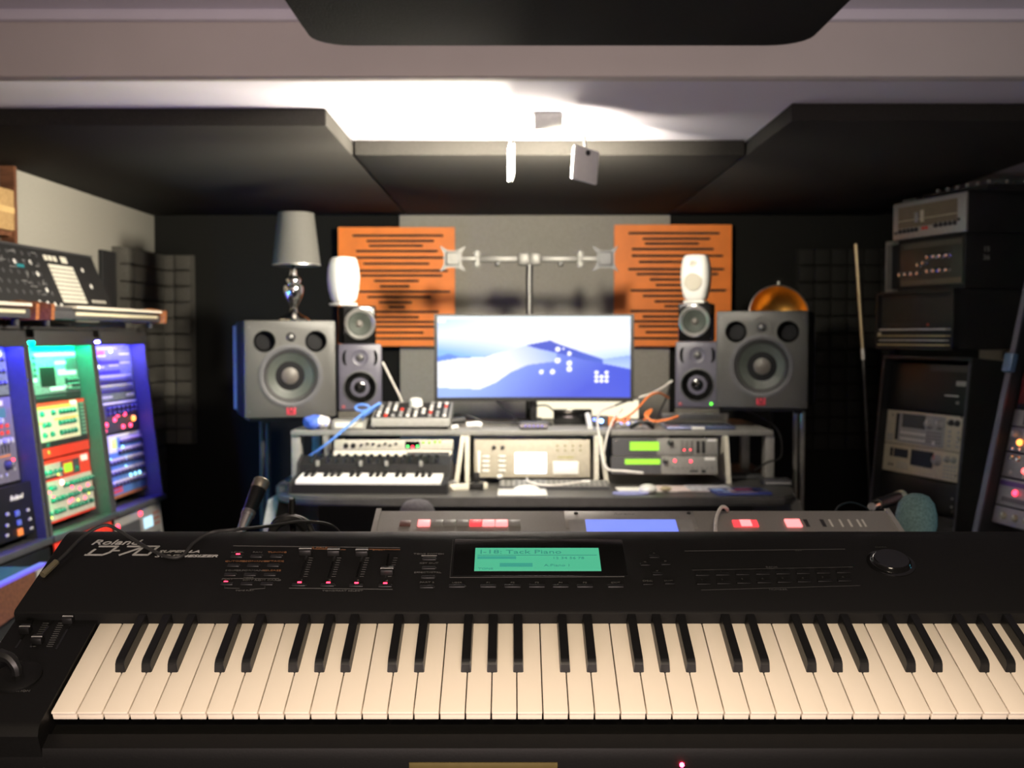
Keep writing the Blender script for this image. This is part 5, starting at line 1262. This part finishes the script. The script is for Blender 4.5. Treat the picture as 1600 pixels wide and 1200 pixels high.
# ================================================================== dark racks on the right
RA = W(1372, 800, 4.44)
REX = Vector((.136, -.44, 0)); REZ = Vector((.055, .017, .61))
M_RCASE = mat('rack_black', (.010, .011, .013), .5)
RM = frame(RA, REX, REZ)
RW = .475
zb0 = RA.z
r = thing('gear_rack', 'tall dark gear rack holding the two cream samplers', 'rack', RM)
RH = (W(1388, 560, 4.44).z - zb0)
for x in (-.022, RW + .004):
    b = MB(); b.prism([(-.03, -zb0 + .012), (-.03, RH), (.40, RH), (.40, -zb0 + .045)], x, x + .018, 'x'); b.build('side_panel', M_RCASE, r)
    b = MB(); b.b2(x + .004, x + .014, -.032, -.028, -.40, RH - .01); b.build('rail', mat('rail_grey', (.07, .07, .09), .4, metal=.3), r)
b = MB(); b.b2(-.022, RW + .022, -.03, .40, RH, RH + .012); b.build('top_board', M_RCASE, r)
b = MB(); b.b2(-.004, RW + .004, .38, .39, -.45, RH); b.build('back_board', M_RCASE, r)
scr = dot_mesh(.005, .003, M_CHROME)
for z in (.02, .07, .20, .33, .41): put('screw', scr, r, (RW + .0, -.034, z)); put('screw', scr, r, (-.01, -.034, z - .02))
def runit(name, label, cat, z0, z1, face, M=RM, w=RW, depth=.30):
    r = thing(name, label, cat, M @ T((0, 0, z0))); h = z1 - z0
    b = MB(); b.b2(.006, w - .006, .004, depth, .003, h - .003); b.build('chassis', M_BLACK_MATT, r)
    b = MB(); b.b2(0, w, 0, .005, 0, h, 0, .0015); b.build('faceplate', face, r)
    return r, w, h
zpx = lambda y: W(1385, y, 4.44).z - zb0
r, w, h = runit('rack_unit', 'black rack unit with small pale marks above the cream samplers', 'audio gear', zpx(637), zpx(566), M_BLACK)
plate(r, w * .82, w * .93, h * .58, h * .68, M_GREYCAP, 'name_strip'); plate(r, w * .70, w * .86, h * .36, h * .385, M_PAPER, 'printed_line'); lamps(r, [(w * .86, h * .24)], .006, M_GREYCAP, 'knob', .01)
plate(r, w * .5, w * .95, h * .86, h * .99, mat('dim_grey', (.05, .05, .045), .6), 'blank_panel')
M_SAMP = mat('sampler_cream', (.58, .52, .40), .5)
r, w, h = runit('rack_sampler', 'upper cream rack sampler with grey central panel and two big knobs', 'sampler', zpx(690), zpx(639), M_SAMP)
plate(r, w * .17, w * .74, h * .06, h * .94, M_GREYCAP, 'grey_section'); plate(r, w * .13, w * .165, h * .12, h * .92, M_BLACK_MATT, 'disk_slot', .002)
screen(r, w * .21, w * .50, h * .52, h * .92, M_LCDOFF); buttons(r, grid(w * .22, w * .50, 8, h * .18, h * .36, 2), .012, .008, M_WHITEP); buttons(r, grid(w * .54, w * .70, 7, h * .18, h * .45, 4), .006, .005, M_DGREY)
knobs(r, [(w * .56, h * .70), (w * .68, h * .70)], .020, M_GREYCAP, .02); knobs(r, [(w * .81, h * .80), (w * .88, h * .80)], .012, M_DGREY); lamps(r, [(w * .62, h * .16)], .010, M_PAPER, 'cursor_pad', .004)
buttons(r, grid(w * .80, w * .90, 2, h * .15, h * .55, 4), .014, .008, M_GREYCAP); buttons(r, [(w * .05, h * .18), (w * .09, h * .18)], .010, .03, M_GREYCAP); lamps(r, [(w * .08, h * .85)], .004, M_DGREY, 'knob')
r, w, h = runit('rack_sampler', 'lower cream rack sampler with two dark displays and one big knob', 'sampler', zpx(733), zpx(691), M_SAMP)
screen(r, w * .09, w * .12, h * .55, h * .86, M_LCDOFF, 'disk_slot'); screen(r, w * .14, w * .32, h * .55, h * .86, M_LCDOFF); screen(r, w * .36, w * .63, h * .34, h * .90, M_LCDOFF)
knobs(r, [(w * .69, h * .66)], .021, M_GREYCAP, .02, m2=M_RED); knobs(r, [(w * .80, h * .74), (w * .88, h * .74)], .012, M_GREYCAP); buttons(r, grid(w * .78, w * .90, 4, h * .12, h * .50, 4), .010, .007, M_GREYCAP)
buttons(r, grid(w * .20, w * .32, 5, h * .18, h * .36, 3), .008, .005, M_GREYCAP); buttons(r, grid(w * .36, w * .62, 8, h * .20, h * .20, 1), .010, .005, M_CREAM); buttons(r, [(w * .09, h * .25), (w * .13, h * .25)], .008, .008, M_DGREY)
r, w, h = runit('rack_unit', 'black rack unit under the cream samplers', 'audio gear', zpx(782), zpx(735), M_BLACK)
lamps(r, [(w * .9, h * .3), (w * .9, h * .55)], .004, M_GREYCAP, 'knob', .006)
r, w, h = runit('rack_unit', 'blank black rack unit low in the dark rack', 'audio gear', zpx(850), zpx(784), M_BLACK_MATT)
# --- stack of boxes on top
UP = Vector((0, 0, 1))
def upframe(px, py, Y): return frame(W(px, py, Y), REX, UP)
def case(name, label, cat, px, pyb, pyt, Y, w, d, m):
    M = upframe(px, pyb, Y); h = W(px, pyt, Y).z - W(px, pyb, Y).z
    r = thing(name, label, cat, M)
    b = MB(); b.b2(0, w, .012, d, 0, h, 0, .006); b.b2(0, .010, -.006, .02, 0, h); b.b2(w - .010, w, -.006, .02, 0, h); b.b2(0, w, -.006, .02, 0, .010); b.b2(0, w, -.006, .02, h - .010, h); b.build('case', m, r)
    return r, h
r, h = case('keyboard_case', 'open-fronted black case with pale keyboard edges, below the silver-knobbed amplifier', 'case', 1370, 545, 458, 4.42, .455, .46, M_RCASE)
for z0, z1, m, xs in ((.060, .066, M_PAPER, ((.03, .205), (.212, .42))), (.0365, .0415, mat('yellowed_white', (.62, .52, .28), .6), ((.018, .42),)), (.020, .0245, M_PAPER, ((.028, .195), (.202, .41))), (.002, .008, mat('yellowed_white', (.62, .52, .28), .6), ((.018, .416),))):
    z0, z1 = z0 + .012, z1 + .012
    for x0, x1 in xs:
        b = MB(); b.b2(x0, x1, -.012, .013, z0, z1, 0, .001); b.build('key_edge', m, r)
lamps(r, [(.31, .092)], .006, mat('dim_red', (.3, .04, .02), .5)); lamps(r, [(.02, .058)], .008, M_CREAM, 'knob', .01)
b = MB(); b.b2(.02, .43, .008, .014, .10, h - .03); b.build('inner_panel', mat('case_inner', (.02, .018, .013), .7), r)
zc = W(1370, 545, 4.42).z + h
r2z = W(1387, 453, 4.42).z
M2 = upframe(1387, 453, 4.42); M2.translation.z = zc + .0008; hh = W(1387, 378, 4.42).z - M2.translation.z
r = thing('preamp', 'dark amplifier with two rows of shiny silver knobs and a pale corner bracket', 'amplifier', M2); w = .43; h = hh
b = MB(); b.b2(0, w, .012, .46, 0, h, 0, .005); b.build('case', M_RCASE, r)
b = MB(); b.b2(.07, w - .004, .004, .013, .02, h - .014, 0, .002); b.build('faceplate', mat('olive_black', (.035, .036, .026), .4), r)
b = MB(); b.b2(0, .008, -.012, .012, .0, h); b.b2(0, .048, -.012, .012, 0, .012); b.b2(0, .048, -.012, .012, h - .014, h); b.build('corner_bracket', M_GREYFACE, r)
b = MB(); b.b2(.08, w - .008, .002, .005, .022, .042); b.b2(.09, w - .008, .003, .005, h - .038, h - .018, 1); b.build('pale_strip', [mat('dim_tan', (.13, .11, .075), .5), mat('dim_olive', (.07, .07, .055), .5)], r)
sk = MB(); sk.lathe([(.0105, 0), (.0105, .004), (.0085, .005), (.0075, .016), (0, .017)], FACE, 16); sk = sk.mesh('knob', M_CHROME)
for x, z in [(.085 + .036 * i, .066) for i in range(4)] + [(.225, .105), (.195, .098)] + [(.25 + .036 * i, .125) for i in range(4)] + [(.25 + .036 * i, .072) for i in range(4)]: put('knob', sk, r, (x, .004, z))
b = MB(); b.text('15', .024, T((w + .0005, .09, h - .065)) @ RZ(R(90)) @ FACE @ Matrix.Identity(4), 0, 1.2, bold=.0008) ; b.text('36', .024, T((w + .0005, .09, h - .095)) @ RZ(R(90)) @ FACE, 0, 1.2, bold=.0008)
b.build('stencilled_number', M_PRINT, r)
b = MB(); b.b2(w - .002, w + .004, .40, .45, -.0 + .002, .014); b.build('latch', M_STEEL, r)
M1 = upframe(1395, 370, 4.42); M1.translation.z = M2.translation.z + h + .0008; h1 = W(1395, 318, 4.42).z - M1.translation.z
r = thing('tape_echo', 'silver-fronted echo unit with tan window and red button, topmost wide box by the ceiling', 'audio gear', M1); w = .42; h = h1
b = MB(); b.b2(0, w, .010, .45, 0, h, 0, .006); b.build('case', M_RCASE, r)
b = MB(); b.b2(0, w, 0, .011, .004, h - .004, 0, .003); b.build('front_frame', M_SILVER, r)
b = MB(); b.b2(.035, w - .045, -.002, .001, .045, h - .022); b.b2(.035, w - .045, -.0025, -.0015, .072, .075, 1); b.build('tan_window', [mat('dim_tan_window', (.19, .155, .105), .4), M_CREAM], r)
b = MB(); b.b2(.14, .158, -.008, 0, .062, .100, 0, .002); b.b2(.175, .192, -.008, 0, .060, .104, 1, .002); b.build('tape_head', [M_GREYCAP, M_CREAM], r)
knobs(r, [(.05 + .024 * i, .034) for i in range(5)] + [(.26 + .026 * i, .040) for i in range(5)], .009, M_DGREY); buttons(r, [(.185, .036), (.205, .036)], .014, .012, M_RED, 'red_button'); lamps(r, [(.385, .050), (.02, .03)], .006, M_BLACK, 'socket')
b = MB(); b.b2(w - .001, w + .002, .28, .34, .03, h - .03); b.build('vent_plate', mat('dim_grey', (.05, .05, .045), .6), r)
M0 = M1.copy(); M0.translation.z = M1.translation.z + h + .0008
r = thing('small_mixer', 'flat black mixer whose knobs stand out against the pale wall above the echo unit', 'mixer', M0)
b = MB(); b.prism([(.06, 0), (.06, .020), (.40, .034), (.40, 0)], .10, .46, 'x'); b.build('case', M_BLACK_MATT, r)
kk_ = MB(); kk_.lathe([(.008, 0), (.007, .018), (0, .019)], None, 12); kk_ = kk_.mesh('knob', M_GREYCAP)
for i in range(6):
    for j in range(4): put('knob', kk_, r, (.14 + i * .055, .10 + j * .08, .0215 + j * .0033))
b = MB(); b.tube([(.02, .03, .006), (.05, .06, .010), (.09, .04, .006)], .005); b.build('cable_end', M_GREYFACE, r)

# --- rack of patch modules at the very edge
EA = W(1552, 800, 3.0)
EM = frame(EA, (.2, -.98, 0), (.115, .023, .55))
EH = (W(1590, 505, 3.0).z - EA.z) * 1.35
r = thing('module_rack', 'leaning rack of grey patch modules with coloured lights, at the edge of the photo', 'rack', EM)
b = MB(); b.prism([(-.03, -.80), (-.03, EH), (.22, EH), (.22, -.76)], -.022, -.004, 'x'); b.build('side_panel', M_RCASE, r)
b = MB(); b.prism([(-.03, -.80), (-.03, EH), (.22, EH), (.22, -.76)], .47, .488, 'x'); b.build('side_panel', M_RCASE, r)
b = MB(); b.b2(-.024, -.002, -.034, -.029, -.3, EH); b.build('edge_trim', mat('rail_grey', (.07, .07, .09), .4, metal=.3), r)
b = MB(); b.b2(-.022, .488, -.03, .22, EH, EH + .015); b.build('top_board', M_RCASE, r)
b = MB(); b.b2(-.03, .01, -.045, -.028, EH * .55, EH * .625, 0, .004); b.build('blue_handle', mat('slate_blue', (.07, .14, .25), .4), r)
zq = lambda y: W(1550, y, 3.0).z - EA.z
def emod(label, y1, y0, face): return runit('patch_module', label, 'synth module', zq(y1), zq(y0), face, EM, .465, .15)
M_EG = mat('module_silver', (.26, .26, .27), .45, metal=.2)
r, w, h = emod('black patch module with dim red numerals beside the blue handle', 634, 560, M_BLACK)
plate(r, w * .02, w * .5, h * .10, h * .75, mat('dim_red_glass', (.10, .008, .01), .3), 'red_window'); lamps(r, [(w * .13, h * .14)], .010, glow('red_orange_led', (1.0, .12, .03), 7)); lamps(r, [(w * .19, h * .35), (w * .24, h * .2)], .007, glow('cool_led', (.5, .6, 1.0), 2.0)); plate(r, w * .10, w * .14, h * .8, h * .95, M_CREAM, 'name_strip')
lamps(r, [(w * .05, h * .62)], .006, M_CHROME, 'knob', .006)
r, w, h = emod('pale grey blank patch module below the red numerals', 662, 636, M_EG); plate(r, w * .10, w * .4, h * .1, h * .9, M_DGREY, 'dark_section')
r, w, h = emod('silver patch module with a row of orange and blue lights', 702, 664, M_EG)
knobs(r, grid(w * .06, w * .6, 6, h * .72, h * .72, 1), .010, M_GREYCAP, m2=M_PAPER); lamps(r, [(w * .11, h * .40), (w * .19, h * .38)], .009, glow('orange_soft_led', (1.0, .30, .05), 4.0)); lamps(r, [(w * .25, h * .36)], .009, glow('blue_violet_led', (.25, .25, 1.0), 4.0)); lamps(r, grid(w * .05, w * .5, 8, h * .12, h * .12, 1), .005, M_CHROME, 'socket', .004)
r, w, h = emod('silver patch module with one bright yellow-white bar of lights', 742, 704, M_EG)
lamps(r, [(w * .06, h * .8), (w * .12, h * .78), (w * .20, h * .72), (w * .28, h * .72)], .008, M_CHROME, 'socket', .005); lamps(r, [(w * .20, h * .35)], .008, glow('red_soft_led', (1, .08, .08), 5.0)); lamps(r, [(w * .235, h * .33), (w * .265, h * .32), (w * .295, h * .31)], .007, glow('warm_led', (1.0, .75, .35), 4.0)); lamps(r, [(w * .08, h * .2), (w * .2, h * .08), (w * .25, h * .07)], .006, M_GREYCAP, 'socket', .005)
r, w, h = emod('grey patch module with violet band and a round yellowish dial', 786, 744, M_EG)
plate(r, w * .01, w * .3, h * .72, h * .90, mat('violet_band', (.06, .02, .14), .4), 'violet_band'); plate(r, w * .05, w * .26, h * .14, h * .32, M_DGREY, 'dark_section'); lamps(r, [(w * .16, h * .52)], .008, G_RED); knobs(r, [(w * .34, h * .62)], .022, mat('olive_dial', (.22, .23, .10), .4), .008); lamps(r, [(w * .36, h * .12)], .007, G_RED)
r, w, h = emod('grey patch module with small pale dials, lowest one in view', 815, 788, M_EG)
knobs(r, grid(w * .10, w * .5, 5, h * .5, h * .5, 1), .010, mat('pale_olive', (.25, .25, .18), .5), .008)
r, w, h = emod('blank black patch module above the red numerals and blue handle', 556, 452, M_BLACK_MATT)
lamps(r, [(w * .05, h * .2), (w * .05, h * .8)], .005, M_CHROME, 'screw', .003)

# ================================================================== silver keyboard behind the black one
SY = 1.76
a = W(592, 797, SY); c = W(1386, 796, SY); w = c.x - a.x
SVM = T((a.x, SY, a.z)) @ RX(R(19))
SVI = SVM.inverted()
r = thing('silver_synthesizer', 'silver synthesizer with red-lit buttons and blue display, half hidden behind the black keyboard', 'keyboard', SVM)
def sv(px, py):
    o = SVI @ Vector((0, 0, CAMZ)); d = (SVI @ W(px, py, 2.0)) - o
    p = o + d * (-o.z / d.z); return p.x, p.y
b = MB(); b.prism([(0, -.003), (-.003, 0), (-.16, 0), (-.17, -.012), (-.30, -.020), (-.305, -.07), (0, -.075)], 0, w, 'x'); b.build('case', mat('silver_case', (.33, .32, .30), .45, metal=.3, noise=.05, scale=300), r)
for x in (-.004, w - .004):
    b = MB(); b.prism([(.002, .002), (-.17, .003), (-.305, -.015), (-.305, -.072), (.002, -.077)], x, x + .008, 'x'); b.build('end_cheek', M_SILVER, r)
def sbox(px0, py0, px1, py1, z0, z1, m, name, bev=.0):
    x0, y0 = sv(px0, py1); x1, _ = sv(px1, py1); _, y1 = sv(px0, py0)
    b = MB(); b.b2(x0, x1, y0, y1, z0, z1, 0, bev); return b.build(name, m, r)
sbox(884, 799, 1091, 826, -.001, .0008, mat('silver_light', (.42, .41, .39), .4, metal=.4), 'display_surround', .0005)
sbox(890, 813, 917, 832, 0, .0014, M_GREYCAP, 'display_side'); sbox(1064, 813, 1086, 832, 0, .0014, M_GREYCAP, 'display_side')
sbox(917, 813, 1061, 834, 0, .0016, G_LCDBLUE, 'display')
for i in range(9):
    x0 = 624 + 20.3 * i
    m = {1: G_REDHOT, 5: G_REDSOFT, 6: G_REDHOT, 7: G_REDHOT}.get(i, M_GREYCAP)
    if i == 0: sbox(624, 815, 641, 823, 0, .003, mat('red_grey_button', (.20, .10, .09), .4), 'button', .001)
    else: sbox(x0 + 8, 814, x0 + 27, 823, 0, .003, m, 'button', .001)
sbox(1147, 814.5, 1186, 824, 0, .003, G_REDSOFT, 'button', .001); sbox(1158, 814.5, 1176, 824, .001, .0034, G_REDHOT, 'button', .001); sbox(1230, 813, 1254, 824, 0, .003, G_REDHOT, 'button', .001)
for x in (1260, 1286, 1300, 1316, 1330, 1344, 1352): sbox(x, 812, x + (6 if x in (1260, 1286) else 3), 823, 0, .0006, M_DARKSTEEL if x in (1260, 1286) else M_PAPER, 'printed_mark')
for x in (900, 1076):
    q = sv(x, 803); b = MB(); b.lathe([(.0035, 0), (.003, .002), (0, .002)], T((q[0], q[1], .0005)), 10); b.build('screw', M_DARKSTEEL, r)
b = MB(); b.text('Roland', .010, T((*sv(975, 805), .0009)), 0, 1.2, .2, 'CENTER'); b.build('lettering', M_GREYCAP, r)
st = thing('keyboard_stand', 'black stand under the silver synthesizer', 'stand', T((a.x + w / 2, SY - .14, 0)))
for s in (-1, 1):
    x = s * .30
    p = SVM @ Vector((w / 2 + x, -.28, -.0745)) - Vector((a.x + w / 2, SY - .14, 0)); q = SVM @ Vector((w / 2 + x, -.02, -.0770)) - Vector((a.x + w / 2, SY - .14, 0))
    b = MB(); b.tube([p - Vector((0, 0, .015)), q - Vector((0, 0, .015))], .0125, sub=1); b.build('support_arm', M_BLACK, st)
    m_ = (p + q) / 2 - Vector((0, 0, .02)); b = MB(); b.tube([m_, (m_.x, m_.y, .02)], .018, sub=1); b.build('column', M_BLACK, st)
    b = MB(); b.tube([(m_.x, -.15, .018), (m_.x, .22, .018)], .018, sub=1); b.build('foot', M_BLACK, st)
ctube('white_cable', M_WHITECABLE, [(1118, 832, 1.60), (1118, 818, 1.66), (1121, 803, 1.70), (1128, 792, 1.72), (1136, 796, 1.74), (1138, 812, 1.84), (1136, 840, 1.90)], .0028, 'white cable arching over the rear edge of the silver synthesizer')

# ------------------------------------------------------------------ microphones and windscreens
def mic_stand(label, top, foot):
    r = thing('microphone_stand', label, 'microphone stand', T((foot.x, foot.y, 0)))
    t = top - Vector((foot.x, foot.y, 0))
    b = MB(); b.tube([t, t * .5 + Vector((0, 0, t.z * .2)), (0, 0, t.z * .45), (0, 0, .02)], .008); b.build('pole', M_BLACK, r)
    b = MB(); b.lathe([(0, 0), (.11, 0), (.11, .010), (.02, .02), (0, .02)], None, 32); b.build('base', M_BLACK, r)
m0 = W(380, 822, 1.95); m1 = W(415, 737, 2.02)
ax = (m1 - m0).normalized(); L = (m1 - m0).length
MM = T(m0) @ ax.to_track_quat('Z', 'Y').to_matrix().to_4x4()
r = thing('microphone', 'slim microphone with silver head and black body leaning up behind the black keyboard', 'microphone', MM)
k = .84 * L / .113
b = MB(); b.lathe([(0, .090 * k), (.0125, .090 * k), (.0145, .094 * k), (.0145, .1105 * k), (.012, .1135 * k), (0, .114 * k)], None, 28); b.build('grille', mat('mic_grille', (.42, .38, .32), .45, metal=.7, noise=.35, scale=900), r)
b = MB(); b.lathe([(0, .036 * k), (.0115, .036 * k), (.0128, .06 * k), (.0140, .09 * k), (0, .09 * k)], None, 28); b.build('body', M_BLACK, r)
b = MB(); b.lathe([(0, .024 * k), (.0118, .024 * k), (.0122, .028 * k), (.0108, .0285 * k), (.0108, .0315 * k), (.0122, .032 * k), (.0122, .036 * k), (0, .036 * k)], None, 28); b.build('collar', M_STEEL, r)
b = MB(); b.lathe([(0, -.02 * k), (.0070, -.02 * k), (.0105, .024 * k), (0, .024 * k)], None, 24); b.build('connector', M_STEEL, r)
b = MB(); b.tube([(0, 0, -.02 * k), (0, 0, -.06 * k)], .005, sub=1); b.build('cable', M_RUBBER, r)
mic_stand('black stand carrying the slim leaning microphone behind the black keyboard', m0 - ax * .055, Vector((m0.x - .03, m0.y + .02, 0)))
def windscreen(label, c, rx, h, m, name='microphone_windscreen'):
    r = thing(name, label, 'windscreen', T(c))
    b = MB(); b.lathe([(0, 0), (rx * .55, 0), (rx * .85, h * .12), (rx, h * .38), (rx * .99, h * .58), (rx * .86, h * .80), (rx * .60, h * .94), (rx * .3, h * .99), (0, h)], None, 32); b.build('foam', m, r)
    b = MB(); b.cyl((0, 0, -.06), (0, 0, .02), .011); b.build('microphone_body', M_BLACK, r)
cw = W(1431, 850, 2.02); hw = W(1431, 771, 2.02).z - cw.z
windscreen('teal foam windscreen standing by the end of the silver synthesizer', cw, .0365, hw, M_TEAL)
mic_stand('black stand under the teal windscreen', cw - Vector((0, 0, .06)), Vector((cw.x, cw.y, 0)))
cw = W(652, 835, 2.75); hw = W(652, 780, 2.75).z - cw.z
windscreen('grey foam windscreen rising behind the red-lit buttons of the silver synthesizer', cw, .046, hw, M_GREYFOAM)
mic_stand('black stand under the grey windscreen', cw - Vector((0, 0, .06)), Vector((cw.x, cw.y, 0)))
# pencil microphone lying across behind the silver keyboard
p0 = W(1362, 792, 2.05); p1 = W(1384, 782, 2.2); p2 = W(1402, 777, 2.3)
r = thing('pencil_microphone', 'black pencil microphone with pale ends beside the teal windscreen', 'microphone', T(p0))
b = MB(); b.cyl((0, 0, 0), (p1 - p0) * .35, .008, .009, 16); b.build('silver_tip', M_CHROME, r)
b = MB(); b.cyl((p1 - p0) * .35, p2 - p0, .011, .012, 16); b.build('body', M_BLACK, r)
b = MB(); b.cyl((p2 - p0), (p2 - p0) * 1.18, .0125, .0125, 16); b.build('pale_cap', M_CREAM, r)
mic_stand('black stand under the pencil microphone', (p0 + p2) / 2 - Vector((0, 0, .012)), Vector((p2.x, p2.y, 0)))
ctube('black_cable', M_RUBBER, [(1304, 800, 1.80), (1312, 790, 1.82), (1328, 785, 1.84), (1346, 790, 1.86), (1358, 800, 1.88), (1362, 830, 1.9), (1345, 1100, 1.93), (1330, 1690, 1.95)], .0018, 'thin black cable loop behind the corner of the silver synthesizer')
# headphones lying behind the keyboard at the mic
r = thing('headphones', 'black headphones on a hook behind the black keyboard, near the slim microphone', 'headphones', T(W(455, 840, 1.70)))
h0 = W(455, 840, 1.70)
b = MB(); b.tube([W(422, 832, 1.70) - h0, W(430, 815, 1.70) - h0, W(446, 807, 1.70) - h0, W(464, 809, 1.71) - h0, W(480, 817, 1.72) - h0, W(490, 834, 1.72) - h0], .0045); b.build('headband', M_BLACK, r)
b = MB(); b.tube([W(425, 830, 1.68) - h0, W(434, 819, 1.68) - h0, W(450, 812, 1.68) - h0, W(466, 815, 1.69) - h0, W(476, 826, 1.70) - h0], .007); b.build('headband_pad', M_RUBBER, r)
for px in (422, 489):
    q = W(px, 838, 1.71) - h0; b = MB(); b.cyl(q + Vector((-.010, 0, -.03)), q + Vector((.010, 0, -.03)), .030, .026, 24); b.build('ear_cup', M_BLACK, r)
r2 = thing('hook_stand', 'thin black floor stand holding the headphones', 'stand', T((h0.x, 1.712, 0)))
b = MB(); b.tube([(0, -.01, W(455, 812, 1.70).z - .009), (0, 0, W(455, 812, 1.70).z - .05), (0, 0, .015)], .005); b.build('pole', M_BLACK, r2)
b = MB(); b.lathe([(0, 0), (.10, 0), (.10, .010), (.02, .018), (0, .018)], None, 28); b.build('base', M_BLACK, r2)
